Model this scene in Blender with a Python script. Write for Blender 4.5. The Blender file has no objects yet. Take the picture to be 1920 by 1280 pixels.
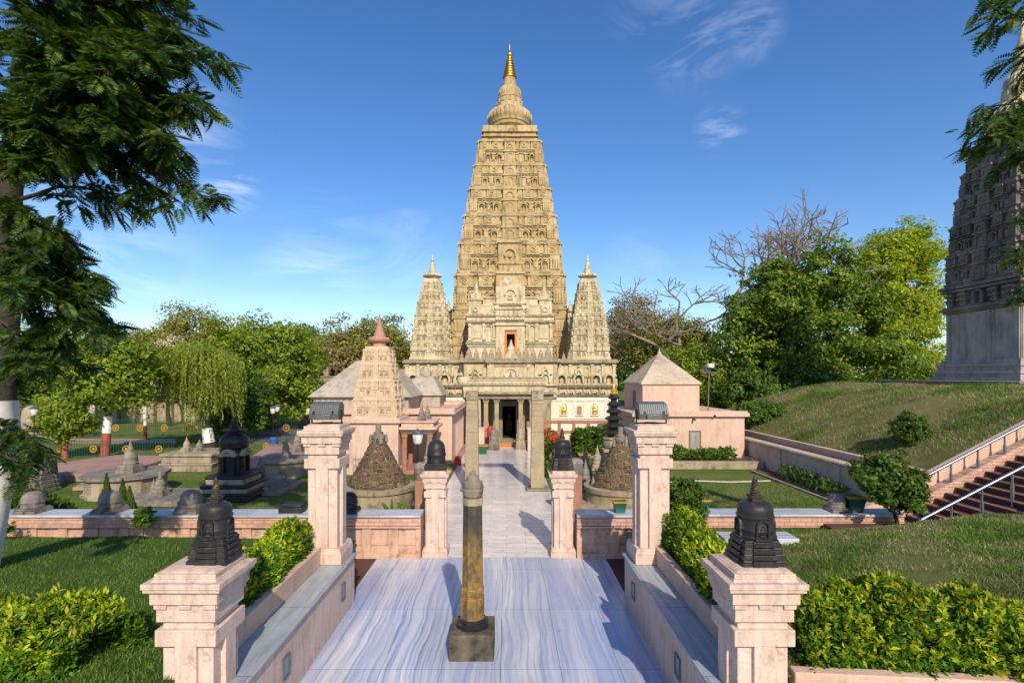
import bpy, math, random
import numpy as np
from mathutils import Vector, Matrix
R = math.radians
random.seed(7)
SC = bpy.context.scene
COL = SC.collection
HOR, VPX, F, EYE = 705.0, 950.0, 1000.0, 5.0      # horizon row, vanishing column, focal length in photo pixels, eye height

def P(px, py, Y):
    return Vector(((px - VPX) / F * Y, Y, EYE - (py - HOR) / F * Y))
def G(px, py, z=0.0):
    Y = (EYE - z) * F / (py - HOR)
    return Vector(((px - VPX) / F * Y, Y, z))
def X_(px, Y): return (px - VPX) / F * Y
def Z_(py, Y): return EYE - (py - HOR) / F * Y

WL = {}
def tag(o, label=None, cat=None, group=None, kind=None):
    if label: o['label'] = label
    if cat: o['category'] = cat
    if group: o['group'] = group
    if kind: o['kind'] = kind
    elif cat: o['kind'] = 'thing'
    return o
def thing(name, label, cat, loc=(0, 0, 0), group=None):
    o = bpy.data.objects.new(name, None); COL.objects.link(o)
    o.location = loc; o.empty_display_size = .2
    WL[o.name] = Vector(loc)
    return tag(o, label, cat, group)
def finish(me, name, m, parent, loc):
    o = bpy.data.objects.new(name, me); COL.objects.link(o)
    if m is not None:
        for mm in (m if isinstance(m, (list, tuple)) else [m]): me.materials.append(mm)
    if parent is not None:
        o.parent = parent; WL[o.name] = WL[parent.name]
    else:
        o.location = loc; WL[o.name] = Vector(loc)
    return o
def copy_tree(o, parent=None):
    c = o.copy(); COL.objects.link(c)
    if parent is not None: c.parent = parent
    for ch in o.children: copy_tree(ch, c)
    return c

class MB:
    def __init__(s): s.v = []; s.f = []; s.marks = []
    def mark(s, i): s.marks.append((len(s.f), i)); return s
    def quadbox(s, p):            # 8 points: bottom 4 (ccw), top 4
        n = len(s.v); s.v += [tuple(q) for q in p]
        s.f += [(n+3,n+2,n+1,n),(n+4,n+5,n+6,n+7),(n,n+1,n+5,n+4),(n+1,n+2,n+6,n+5),(n+2,n+3,n+7,n+6),(n+3,n,n+4,n+7)]
        return s
    def b(s, x0, x1, y0, y1, z0, z1):
        return s.quadbox([(x0,y0,z0),(x1,y0,z0),(x1,y1,z0),(x0,y1,z0),(x0,y0,z1),(x1,y0,z1),(x1,y1,z1),(x0,y1,z1)])
    def c(s, x, y, z0, z1, wx, wy=None):
        wy = wx if wy is None else wy
        return s.b(x-wx/2, x+wx/2, y-wy/2, y+wy/2, z0, z1)
    def fr(s, x, y, z0, z1, w0, w1, d0=None, d1=None, rot=0):   # frustum
        d0 = w0 if d0 is None else d0; d1 = w1 if d1 is None else d1
        ps = []
        for z, w, d in ((z0,w0,d0),(z1,w1,d1)):
            for a, b in ((-1,-1),(1,-1),(1,1),(-1,1)):
                u, v = a*w/2, b*d/2
                ps.append((x+u*math.cos(rot)-v*math.sin(rot), y+u*math.sin(rot)+v*math.cos(rot), z))
        return s.quadbox(ps)
    def lathe(s, x, y, prof, n=24, rib=0, ribn=0, a0=0):
        k = len(s.v); m = len(prof)
        for q in prof:
            r, z = q[0], q[1]; am = q[2] if len(q) > 2 else 0
            for i in range(n):
                a = a0 + 2*math.pi*i/n
                rr = r*(1 + am*math.cos(ribn*a)) if ribn else r
                s.v.append((x+rr*math.cos(a), y+rr*math.sin(a), z))
        for j in range(m-1):
            for i in range(n):
                i2 = (i+1) % n
                s.f.append((k+j*n+i, k+j*n+i2, k+(j+1)*n+i2, k+(j+1)*n+i))
        s.f.append(tuple(k+i for i in reversed(range(n))))
        s.f.append(tuple(k+(m-1)*n+i for i in range(n)))
        return s
    def tube(s, pts, radii, n=6, cap=True):
        pts = [Vector(p) for p in pts]; k = len(s.v); m = len(pts)
        if not isinstance(radii, (list, tuple)): radii = [radii]*m
        up = Vector((0.13,0.21,1)).normalized()
        for i, p in enumerate(pts):
            d = (pts[min(i+1,m-1)] - pts[max(i-1,0)])
            d = d.normalized() if d.length > 1e-9 else Vector((0,0,1))
            a = d.cross(up)
            if a.length < 1e-3: a = d.cross(Vector((1,0,0)))
            a.normalize(); b = d.cross(a)
            for j in range(n):
                t = 2*math.pi*j/n
                s.v.append(tuple(p + a*(radii[i]*math.cos(t)) + b*(radii[i]*math.sin(t))))
        for i in range(m-1):
            for j in range(n):
                j2 = (j+1) % n
                s.f.append((k+i*n+j, k+(i+1)*n+j, k+(i+1)*n+j2, k+i*n+j2))
        if cap:
            s.f.append(tuple(k+j for j in range(n)))
            s.f.append(tuple(k+(m-1)*n+j for j in reversed(range(n))))
        return s
    def poly(s, pts, z0, z1):     # extruded polygon, ccw
        k = len(s.v); n = len(pts)
        s.v += [(p[0],p[1],z0) for p in pts] + [(p[0],p[1],z1) for p in pts]
        s.f.append(tuple(k+i for i in reversed(range(n)))); s.f.append(tuple(k+n+i for i in range(n)))
        for i in range(n):
            j = (i+1) % n; s.f.append((k+i,k+j,k+n+j,k+n+i))
        return s
    def ell(s, c, r, n=12, m=8):
        prof = []
        k = len(s.v)
        for j in range(m+1):
            t = math.pi*j/m - math.pi/2
            for i in range(n):
                a = 2*math.pi*i/n
                rr = max(math.cos(t), .02)
                s.v.append((c[0]+r[0]*rr*math.cos(a), c[1]+r[1]*rr*math.sin(a), c[2]+r[2]*math.sin(t)))
        for j in range(m):
            for i in range(n):
                i2 = (i+1) % n
                s.f.append((k+j*n+i, k+j*n+i2, k+(j+1)*n+i2, k+(j+1)*n+i))
        return s
    def build(s, name, m, parent=None, loc=None, smooth=40, bevel=0, kind=None):
        if loc is None: loc = (0,0,0)
        off = WL[parent.name] if parent is not None else Vector(loc)
        me = bpy.data.meshes.new(name)
        me.from_pydata([(a-off.x, b-off.y, c-off.z) for a,b,c in s.v], [], s.f); me.update()
        if s.marks:
            mi = np.zeros(len(s.f), dtype=np.int32)
            for a_, i_ in s.marks: mi[a_:] = i_
            me.polygons.foreach_set('material_index', mi)
        if smooth:
            me.polygons.foreach_set('use_smooth', [True]*len(me.polygons))
            me.set_sharp_from_angle(angle=R(smooth))
        o = finish(me, name, m, parent, loc)
        if bevel:
            bm_ = o.modifiers.new('bevel', 'BEVEL'); bm_.width = bevel; bm_.segments = 2; bm_.limit_method = 'ANGLE'
            bm_.angle_limit = R(50)
        if kind: o['kind'] = kind
        return o

class Frame:                      # a vertical wall face: u to the right, z up, d outwards
    def __init__(s, O, Rt, N): s.O = Vector(O); s.R = Vector(Rt); s.N = Vector(N)
    def pt(s, u, z, d):
        p = s.O + s.R*u + s.N*d; return (p.x, p.y, z)
    def box(s, mb, u0, u1, z0, z1, d1, d0=-.05):
        return mb.quadbox([s.pt(u0,z0,d1), s.pt(u1,z0,d1), s.pt(u1,z0,d0), s.pt(u0,z0,d0),
                           s.pt(u0,z1,d1), s.pt(u1,z1,d1), s.pt(u1,z1,d0), s.pt(u0,z1,d0)])
    def ring(s, mb, u, z, ri, ro, d1, d0=-.05, a0=0, a1=180, n=9):
        for i in range(n):
            t0 = R(a0+(a1-a0)*i/n); t1 = R(a0+(a1-a0)*(i+1)/n)
            q = []
            for d in (d1, d0): pass
            def pp(r,t,d): return s.pt(u+r*math.cos(t), z+r*math.sin(t), d)
            mb.quadbox([pp(ri,t0,d1), pp(ro,t0,d1), pp(ro,t0,d0), pp(ri,t0,d0),
                        pp(ri,t1,d1), pp(ro,t1,d1), pp(ro,t1,d0), pp(ri,t1,d0)])
    def disc(s, mb, u, z, r, d1, d0=-.05, n=12, a0=0, a1=360):
        k = len(mb.v); full = a1-a0 >= 360
        m = n if full else n+1
        for d in (d1, d0):
            for i in range(m):
                t = R(a0+(a1-a0)*i/n); mb.v.append(s.pt(u+r*math.cos(t), z+r*math.sin(t), d))
        mb.f.append(tuple(k+i for i in range(m)))
        for i in range(m):
            j = (i+1) % m; mb.f.append((k+m+i, k+m+j, k+j, k+i))
    def arch(s, mb, u, z0, w, h, t, d1, d0=-.05, n=8):   # framed round-headed niche
        r = w/2
        s.box(mb, u-r-t, u-r, z0, z0+h-r, d1, d0); s.box(mb, u+r, u+r+t, z0, z0+h-r, d1, d0)
        s.ring(mb, u, z0+h-r, r, r+t, d1, d0, 0, 180, n)

def fast_mesh(name, verts, faces4, m, parent=None, loc=(0,0,0), smooth=False):
    """verts (n,3), faces (k,3 or 4) numpy, world coordinates"""
    off = WL[parent.name] if parent is not None else Vector(loc)
    v = np.asarray(verts, dtype=np.float32) - np.array([off.x, off.y, off.z], dtype=np.float32)
    f = np.asarray(faces4, dtype=np.int32); k, w = f.shape
    me = bpy.data.meshes.new(name)
    me.vertices.add(len(v)); me.vertices.foreach_set('co', v.ravel())
    me.loops.add(k*w); me.loops.foreach_set('vertex_index', f.ravel())
    me.polygons.add(k); me.polygons.foreach_set('loop_start', np.arange(0, k*w, w, dtype=np.int32))
    try: me.polygons.foreach_set('loop_total', np.full(k, w, dtype=np.int32))
    except Exception: pass
    if smooth: me.polygons.foreach_set('use_smooth', np.ones(k, dtype=bool))
    me.update(calc_edges=True); me.validate()
    return finish(me, name, m, parent, loc)

# ------------------------------------------------------------------ materials
def nodes(name):
    m = bpy.data.materials.new(name); m.use_nodes = True
    nt = m.node_tree; b = nt.nodes['Principled BSDF']
    return m, nt, b
class NT:
    def __init__(s, nt): s.nt = nt; s._tc = None
    def n(s, t, **k):
        x = s.nt.nodes.new(t)
        for a, v in k.items(): setattr(x, a, v)
        return x
    def link(s, a, b): s.nt.links.new(a, b)
    def co(s, scale=(1,1,1), which='Object', rot=(0,0,0), loc=(0,0,0)):
        if s._tc is None: s._tc = s.n('ShaderNodeTexCoord')
        mp = s.n('ShaderNodeMapping'); mp.inputs['Scale'].default_value = scale
        mp.inputs['Rotation'].default_value = rot; mp.inputs['Location'].default_value = loc
        s.link(s._tc.outputs[which], mp.inputs['Vector']); return mp.outputs[0]
    def noise(s, scale, detail=4, rough=.55, vec=None, dist=0):
        x = s.n('ShaderNodeTexNoise'); x.inputs['Scale'].default_value = scale
        x.inputs['Detail'].default_value = detail; x.inputs['Roughness'].default_value = rough
        x.inputs['Distortion'].default_value = dist
        s.link(vec if vec is not None else s.co(), x.inputs['Vector']); return x.outputs['Fac']
    def ramp(s, fac, stops):
        x = s.n('ShaderNodeValToRGB'); e = x.color_ramp.elements
        while len(e) < len(stops): e.new(.5)
        for i, (p, c) in enumerate(stops):
            e[i].position = p
            e[i].color = (c, c, c, 1) if not isinstance(c, (tuple, list)) else (c[0], c[1], c[2], 1)
        s.link(fac, x.inputs['Fac']); return x.outputs['Color']
    def mix(s, fac, a, b, mode='MIX'):
        x = s.n('ShaderNodeMix', data_type='RGBA', blend_type=mode)
        if isinstance(fac, (int, float)): x.inputs[0].default_value = fac
        else: s.link(fac, x.inputs[0])
        for i, c in ((6, a), (7, b)):
            if isinstance(c, (tuple, list)): x.inputs[i].default_value = (c[0], c[1], c[2], 1)
            else: s.link(c, x.inputs[i])
        return x.outputs[2]
    def math(s, op, a, b=0.0):
        x = s.n('ShaderNodeMath', operation=op)
        for i, c in ((0, a), (1, b)):
            if isinstance(c, (int, float)): x.inputs[i].default_value = c
            else: s.link(c, x.inputs[i])
        return x.outputs[0]
    def bump(s, b, h, strength=.3, dist=.02):
        x = s.n('ShaderNodeBump'); x.inputs['Strength'].default_value = strength
        x.inputs['Distance'].default_value = dist
        s.link(h, x.inputs['Height']); s.link(x.outputs[0], b.inputs['Normal'])

def stone(name, base, alt, dark=None, scale=1.2, rough=.85, bump=.4, streak=.5, spots=None, metal=0, bdist=.02, fine=18, spotscale=2.5, streakscale=1.6):
    """mottled stone / plaster: two tones, vertical rain streaks, fine grain"""
    m, nt, b = nodes(name); t = NT(nt)
    c = t.mix(t.ramp(t.noise(scale, 5, .6), [(.35, 0), (.65, 1)]), base, alt)
    if dark is not None:
        st = t.noise(streakscale, 5, .65, t.co((3.2, 3.2, .45)))
        bl = t.noise(scale*2.3, 6, .7)
        k = t.math('MULTIPLY', t.ramp(st, [(.44, 0), (.7, 1)]), t.ramp(bl, [(.35, .15), (.65, 1)]))
        c = t.mix(t.math('MULTIPLY', k, streak), c, dark)
    if spots is not None:
        c = t.mix(t.ramp(t.noise(spotscale, 6, .75), [(.56, 0), (.66, 1)]), c, spots)
    g = t.noise(fine, 6, .7)
    c = t.mix(.35, c, t.ramp(g, [(.3, .55), (.7, 1.25)]), 'MULTIPLY')
    nt.links.new(c, b.inputs['Base Color'])
    b.inputs['Roughness'].default_value = rough; b.inputs['Metallic'].default_value = metal
    b.inputs['Specular IOR Level'].default_value = .3
    t.bump(b, t.mix(.5, g, t.noise(fine*.25, 4)), bump, bdist)
    return m
def plain(name, col, rough=.6, metal=0, var=.25, scale=9):
    m, nt, b = nodes(name); t = NT(nt)
    c = t.mix(var, col, t.ramp(t.noise(scale, 5, .65), [(.3, tuple(x*.45 for x in col)), (.7, tuple(min(x*1.3, 1) for x in col))]))
    nt.links.new(c, b.inputs['Base Color'])
    b.inputs['Roughness'].default_value = rough; b.inputs['Metallic'].default_value = metal
    t.bump(b, t.noise(scale*5, 4), .12, .01)
    return m
def leaf(name, c1, c2, c3=None, trans=.35, rough=.5):
    m, nt, b = nodes(name); t = NT(nt)
    geo = t.n('ShaderNodeNewGeometry')
    stops = [(0, c1), (.6, c2)] + ([(1, c3)] if c3 else [])
    c = t.ramp(geo.outputs['Random Per Island'], stops)
    big = t.ramp(t.noise(.9, 3), [(.35, .7), (.65, 1.25)])
    c = t.mix(1, c, big, 'MULTIPLY')
    nt.links.new(c, b.inputs['Base Color']); b.inputs['Roughness'].default_value = rough
    b.inputs['Specular IOR Level'].default_value = .25
    tr = t.n('ShaderNodeBsdfTranslucent'); nt.links.new(t.mix(1, c, (1.3, 1.35, .7), 'MULTIPLY'), tr.inputs['Color'])
    mx = t.n('ShaderNodeMixShader'); mx.inputs[0].default_value = trans
    nt.links.new(b.outputs[0], mx.inputs[1]); nt.links.new(tr.outputs[0], mx.inputs[2])
    nt.links.new(mx.outputs[0], nt.nodes['Material Output'].inputs['Surface'])
    return m

M = {}
M['pink'] = stone('pink_plaster', (.69,.53,.45), (.61,.45,.375), (.25,.165,.13), scale=.9, streak=.75, bump=.3, fine=40, spots=(.46,.32,.255), spotscale=4.5, streakscale=2.6)
M['pinkwall'] = stone('stained_pink_plaster', (.62,.41,.31), (.52,.32,.23), (.10,.06,.05), scale=1.4, streak=.75, bump=.3, fine=30, spots=(.30,.17,.12), spotscale=3.2)
M['peach'] = stone('peach_plaster', (.67,.48,.38), (.60,.41,.315), (.28,.18,.13), scale=.6, streak=.55, bump=.2, fine=26)
M['temple'] = stone('golden_sandstone', (.58,.45,.25), (.44,.32,.16), (.10,.08,.055), scale=.55, streak=1.0, bump=.7, fine=7, bdist=.06, spots=(.25,.185,.105), spotscale=1.25, streakscale=1.2)
M['terrace'] = stone('cream_sandstone', (.66,.57,.40), (.52,.42,.26), (.09,.075,.05), scale=.6, streak=.8, bump=.6, fine=8, bdist=.05, spots=(.27,.225,.155), spotscale=1.5, streakscale=1.1)
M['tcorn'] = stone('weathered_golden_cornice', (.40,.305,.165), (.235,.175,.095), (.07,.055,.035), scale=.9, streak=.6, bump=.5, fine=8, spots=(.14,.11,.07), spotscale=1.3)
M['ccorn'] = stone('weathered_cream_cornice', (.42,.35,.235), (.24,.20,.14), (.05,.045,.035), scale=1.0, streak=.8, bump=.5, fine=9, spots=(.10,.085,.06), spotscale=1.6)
M['white'] = stone('limewashed_wall', (.80,.74,.64), (.72,.65,.54), (.35,.28,.2), scale=.8, streak=.25, bump=.15, fine=20)
M['roof'] = stone('weathered_lime_roof', (.62,.50,.36), (.50,.40,.30), (.13,.11,.09), scale=.7, streak=.55, bump=.3, fine=14, spots=(.30,.25,.19), spotscale=1.4)
M['roofgrey'] = stone('grey_lime_roof', (.47,.41,.34), (.38,.335,.285), (.12,.10,.085), scale=.7, streak=.6, bump=.3, fine=14, spots=(.24,.21,.175), spotscale=1.4)
M['dark'] = stone('blackened_stone', (.30,.255,.225), (.16,.14,.125), (.02,.019,.018), scale=.7, streak=.8, bump=.5, fine=9, spots=(.06,.052,.046), spotscale=1.3)
M['greyblock'] = stone('grey_plaster', (.44,.40,.38), (.32,.29,.27), (.08,.07,.062), scale=.8, streak=.7, bump=.3, fine=16)
M['octblock'] = stone('stained_black_block', (.16,.135,.10), (.05,.043,.035), (.015,.013,.012), scale=2.2, streak=.8, bump=.5, fine=16, spots=(.022,.018,.016), spotscale=2.2)
M['black'] = stone('black_basalt', (.020,.020,.022), (.035,.034,.036), (.006,.006,.006), scale=3, rough=.42, streak=.6, bump=.5, fine=30, spots=(.07,.065,.06), spotscale=7)
M['bronze'] = stone('gilded_stone', (.07,.055,.035), (.035,.03,.025), (.02,.018,.015), scale=8, rough=.5, streak=.5, bump=.5, fine=30, spots=(.55,.36,.06), spotscale=13)
M['grey'] = stone('grey_stone', (.30,.265,.22), (.19,.165,.135), (.05,.045,.04), scale=1.6, streak=.7, bump=.5, fine=16, spots=(.09,.08,.07), spotscale=3)
M['greylit'] = stone('buff_stone', (.42,.35,.24), (.30,.245,.165), (.07,.06,.05), scale=1.2, streak=.75, bump=.5, fine=14, spots=(.14,.115,.085), spotscale=2.4)
M['granite'] = stone('speckled_granite', (.43,.35,.22), (.33,.27,.17), (.14,.11,.08), scale=1.5, streak=.4, bump=.6, fine=22, spots=(.20,.17,.12), spotscale=14)
M['maroon'] = stone('maroon_paving', (.12,.055,.05), (.08,.037,.035), (.03,.02,.02), scale=1.2, streak=.3, bump=.25, rough=.6)
M['redcap'] = stone('faded_red_plaster', (.50,.29,.22), (.42,.23,.17), (.18,.10,.08), scale=2, streak=.5, bump=.35)
M['redstone'] = stone('red_sandstone', (.40,.20,.14), (.32,.15,.11), (.14,.07,.06), scale=1.5, streak=.5, bump=.35)
M['pave'] = stone('pink_sandstone_paving', (.42,.27,.22), (.34,.21,.175), (.18,.11,.1), scale=.8, streak=.3, bump=.3, fine=10)
M['asphalt'] = stone('grey_paving', (.16,.135,.14), (.12,.105,.11), None, scale=.5, bump=.3, fine=24)
M['gold'] = plain('gold', (.66,.38,.08), .42, 1, .5, 6)
M['goldpaint'] = plain('gold_paint', (.75,.47,.06), .35, .6, .3, 14)
M['steel'] = plain('polished_steel', (.33,.36,.41), .42, 1, .1)
M['iron'] = plain('dark_iron', (.03,.032,.035), .5, .6)
M['lampgrey'] = plain('grey_lamp_housing', (.13,.14,.15), .45, .3, .4, 20)
M['green'] = plain('green_pot_paint', (.01,.10,.075), .35)
M['fencegreen'] = plain('green_fence_paint', (.02,.10,.07), .5)
M['yellow'] = plain('yellow_paint', (.45,.25,.03), .5)
M['blue'] = plain('blue_plastic', (.03,.12,.45), .4)
M['orange'] = plain('orange_cloth', (.65,.20,.04), .8)
M['redpaint'] = plain('brick_red_paint', (.33,.085,.045), .7)
M['whitepaint'] = plain('white_trunk_paint', (.72,.70,.68), .8, 0, .35, 7)
M['wood'] = plain('old_wood', (.17,.135,.11), .8, 0, .5, 6)
M['void'] = plain('recess_shade_black', (.02,.017,.015), .9)  # near black: shade inside doorways and niches put into the colour
M['soil'] = stone('bare_soil', (.13,.085,.055), (.09,.06,.04), None, scale=2, bump=.6, fine=14)
M['bark'] = stone('bark', (.075,.06,.048), (.04,.033,.028), (.02,.017,.014), scale=3, streak=.8, bump=1, fine=14, bdist=.05)
M['barkpale'] = stone('pale_bark', (.30,.25,.20), (.20,.165,.13), (.08,.065,.05), scale=2, streak=.6, bump=.7, fine=12)
M['bulb'] = plain('frosted_glass', (.75,.75,.72), .2)
M['red'] = plain('red_petals', (.62,.03,.015), .6)
M['panelgrey'] = plain('step_light_plate', (.20,.25,.28), .25, .4)
M['brickwhite'] = None

def brick_mat(name, c1, c2, mortar, w, h, msize, rough=.85, bump=.6, stretch=(1,1,1), rot=(0,0,0), which='Object', noise=.4, stain=None, yz=False):
    m, nt, b = nodes(name); t = NT(nt)
    br = t.n('ShaderNodeTexBrick'); br.inputs['Scale'].default_value = 1
    br.inputs['Brick Width'].default_value = w; br.inputs['Row Height'].default_value = h
    br.inputs['Mortar Size'].default_value = msize; br.inputs['Mortar Smooth'].default_value = .3
    br.inputs['Color1'].default_value = (*c1, 1); br.inputs['Color2'].default_value = (*c2, 1)
    br.inputs['Mortar'].default_value = (*mortar, 1)
    co = t.co(stretch, which, rot)
    if yz:
        sx = t.n('ShaderNodeSeparateXYZ'); t.link(co, sx.inputs[0]); cx_ = t.n('ShaderNodeCombineXYZ'); t.link(sx.outputs[1], cx_.inputs[0]); t.link(sx.outputs[2], cx_.inputs[1]); co = cx_.outputs[0]
    nt.links.new(co, br.inputs['Vector'])
    g = t.noise(5, 6, .7)
    c = t.mix(noise, br.outputs['Color'], t.ramp(g, [(.3, .5), (.7, 1.3)]), 'MULTIPLY')
    if stain: c = t.mix(t.math('MULTIPLY', t.ramp(t.noise(1.1, 5, .7), [(.5, 0), (.72, 1)]), .7), c, stain)
    nt.links.new(c, b.inputs['Base Color']); b.inputs['Roughness'].default_value = rough
    t.bump(b, t.mix(.3, t.math('SUBTRACT', 1.0, br.outputs['Fac']), g), bump, .02)
    return m
M['brickwhite'] = brick_mat('whitewashed_brick', (.62,.50,.42), (.55,.43,.36), (.36,.27,.22), .30, .10, .009, yz=True, stain=(.35,.25,.2))
# brick texture works in XY: rotate so a wall along Y shows rows in Z
def xz_rot(): return (R(90), 0, 0)
M['brickfront'] = brick_mat('pink_washed_brick', (.62,.38,.29), (.54,.31,.23), (.33,.18,.14), .3, .1, .008, rot=(R(90),0,0), stain=(.22,.13,.1))

def marble_near():
    m, nt, b = nodes('veined_marble_slabs'); t = NT(nt)
    warp = t.n('ShaderNodeTexNoise'); warp.inputs['Scale'].default_value = .42; warp.inputs['Detail'].default_value = 4
    nt.links.new(t.co(), warp.inputs['Vector'])
    base = t.co()
    vm = t.n('ShaderNodeVectorMath', operation='MULTIPLY_ADD')
    nt.links.new(warp.outputs['Color'], vm.inputs[0]); vm.inputs[1].default_value = (.34, 0, 0)
    nt.links.new(base, vm.inputs[2])
    mp = t.n('ShaderNodeMapping'); mp.inputs['Scale'].default_value = (12.0, .16, 1)
    nt.links.new(vm.outputs[0], mp.inputs['Vector'])
    fl = t.n('ShaderNodeVectorMath', operation='FLOOR'); nt.links.new(t.co((1/1.02, 0, 0), loc=(.098, .5, 0)), fl.inputs[0])
    wn = t.n('ShaderNodeTexWhiteNoise', noise_dimensions='2D'); nt.links.new(fl.outputs[0], wn.inputs['Vector'])
    cz = t.n('ShaderNodeCombineXYZ'); nt.links.new(t.math('MULTIPLY', wn.outputs['Value'], 6.0), cz.inputs[2]); nt.links.new(t.math('MULTIPLY', wn.outputs['Value'], 1.5), cz.inputs[0])
    va = t.n('ShaderNodeVectorMath', operation='ADD'); nt.links.new(mp.outputs[0], va.inputs[0]); nt.links.new(cz.outputs[0], va.inputs[1])
    v1 = t.noise(1.0, 9, .72, va.outputs[0], .35)
    mp2 = t.n('ShaderNodeMapping'); mp2.inputs['Scale'].default_value = (.8, .1, 1)
    nt.links.new(vm.outputs[0], mp2.inputs['Vector'])
    v2 = t.noise(1.0, 4, .6, mp2.outputs[0], .4)
    c = t.ramp(v1, [(.30, (.17,.20,.30)), (.40, (.33,.38,.52)), (.49, (.58,.60,.68)), (.64, (.76,.75,.77))])
    c = t.mix(t.ramp(v2, [(.38, .8), (.60, .0)]), c, (.27,.34,.54))
    mp3 = t.n('ShaderNodeMapping'); mp3.inputs['Scale'].default_value = (26, .5, 1)
    nt.links.new(vm.outputs[0], mp3.inputs['Vector'])
    c = t.mix(t.ramp(t.noise(1, 4, .7, mp3.outputs[0]), [(.58, 0), (.72, .55)]), c, (.18,.19,.24))
    br = t.n('ShaderNodeTexBrick'); br.inputs['Scale'].default_value = 1; br.offset = 0
    br.inputs['Brick Width'].default_value = 1.02; br.inputs['Row Height'].default_value = 2.35
    br.inputs['Mortar Size'].default_value = .006
    br.inputs['Color1'].default_value = (1,1,1,1); br.inputs['Color2'].default_value = (.86,.88,.93,1)
    br.inputs['Mortar'].default_value = (.45,.43,.42,1)
    nt.links.new(t.co(loc=(.1,.3,0)), br.inputs['Vector'])
    c = t.mix(1, c, br.outputs['Color'], 'MULTIPLY')
    nt.links.new(c, b.inputs['Base Color'])
    nt.links.new(t.ramp(t.noise(3, 5, .7), [(.3, .10), (.7, .30)]), b.inputs['Roughness'])
    t.bump(b, br.outputs['Fac'], -.2, .006)
    return m
M['marble'] = marble_near()
def marble_tiles(name, c1, c2, w, h, rough0=.18, rough1=.4, stripe=(2.2, 14), mort=(.36,.33,.32), rot=(0,0,0)):
    m, nt, b = nodes(name); t = NT(nt)
    br = t.n('ShaderNodeTexBrick'); br.inputs['Scale'].default_value = 1
    br.inputs['Brick Width'].default_value = w; br.inputs['Row Height'].default_value = h
    br.inputs['Mortar Size'].default_value = .006
    br.inputs['Color1'].default_value = (*c1,1); br.inputs['Color2'].default_value = (*c2,1)
    br.inputs['Mortar'].default_value = (*mort,1)
    nt.links.new(t.co(rot=rot), br.inputs['Vector'])
    st = t.noise(1, 6, .7, t.co((stripe[0], stripe[1], 1), rot=rot), .5)
    c = t.mix(.7, br.outputs['Color'], t.ramp(st, [(.32, .5), (.6, 1.15)]), 'MULTIPLY')
    nt.links.new(c, b.inputs['Base Color'])
    nt.links.new(t.ramp(t.noise(2.2, 5, .7), [(.3, rough0), (.7, rough1)]), b.inputs['Roughness'])
    t.bump(b, br.outputs['Fac'], -.2, .006)
    return m
M['tiles'] = marble_tiles('pale_marble_tiles', (.80,.75,.73), (.64,.60,.61), 1.15, .42, .07, .24)
M['coping'] = marble_tiles('grey_marble_coping', (.36,.40,.44), (.27,.31,.36), 3.0, 2.1, .3, .55, (9, .7), (.1,.1,.1))
M['copingx'] = marble_tiles('pale_marble_coping', (.52,.54,.60), (.40,.43,.50), 1.6, 3.0, .2, .45, (.8, 9), (.15,.15,.15))

def ground_mat(name, c1, c2, c3, sc=1.0):
    m, nt, b = nodes(name); t = NT(nt)
    c = t.mix(t.ramp(t.noise(.45*sc, 6, .65), [(.38, 0), (.62, 1)]), c1, c2)
    c = t.mix(t.ramp(t.noise(1.3*sc, 6, .7), [(.56, 0), (.70, .8)]), c, c3)
    g = t.noise(38*sc, 5, .75)
    c = t.mix(.6, c, t.ramp(g, [(.3, .4), (.7, 1.5)]), 'MULTIPLY')
    nt.links.new(c, b.inputs['Base Color']); b.inputs['Roughness'].default_value = .95
    b.inputs['Specular IOR Level'].default_value = .1
    t.bump(b, g, .8, .05)
    return m
M['lawn'] = ground_mat('lawn_green', (.06,.115,.022), (.085,.15,.028), (.14,.15,.05))
M['drylawn'] = ground_mat('lawn_dry', (.13,.17,.05), (.18,.19,.065), (.30,.25,.12))
M['hillgrass'] = ground_mat('hill_grass', (.13,.14,.045), (.21,.185,.075), (.34,.245,.125))
M['field'] = ground_mat('garden_grass', (.09,.145,.032), (.16,.19,.05), (.23,.19,.09), .9)

# stone rubble with pale mortar
def rubble(name, c1, c2, mort, sc):
    m, nt, b = nodes(name); t = NT(nt)
    vo = t.n('ShaderNodeTexVoronoi', feature='DISTANCE_TO_EDGE'); vo.inputs['Scale'].default_value = sc
    vc = t.n('ShaderNodeTexVoronoi', feature='F1'); vc.inputs['Scale'].default_value = sc
    for x in (vo, vc):
        x.inputs['Randomness'].default_value = .62
        x.distance = 'CHEBYCHEV' if x is vc else x.distance
    nt.links.new(t.co((1,1,1.35)), vo.inputs['Vector']); nt.links.new(t.co((1,1,1.35)), vc.inputs['Vector'])
    vc.distance = 'EUCLIDEAN'
    sep = t.n('ShaderNodeSeparateColor'); nt.links.new(vc.outputs['Color'], sep.inputs[0])
    c = t.mix(sep.outputs[0], c1, c2)
    c = t.mix(.6, c, t.ramp(t.noise(9, 6, .7), [(.3, .5), (.7, 1.4)]), 'MULTIPLY')
    e = t.ramp(vo.outputs['Distance'], [(.025, 1), (.055, 0)])
    c = t.mix(e, c, mort)
    nt.links.new(c, b.inputs['Base Color']); b.inputs['Roughness'].default_value = .9
    t.bump(b, t.ramp(vo.outputs['Distance'], [(.04, 0), (.16, 1)]), .9, .05)
    return m
M['rubble'] = rubble('rubble_masonry', (.06,.045,.033), (.16,.10,.05), (.24,.175,.105), 5.2)

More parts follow.
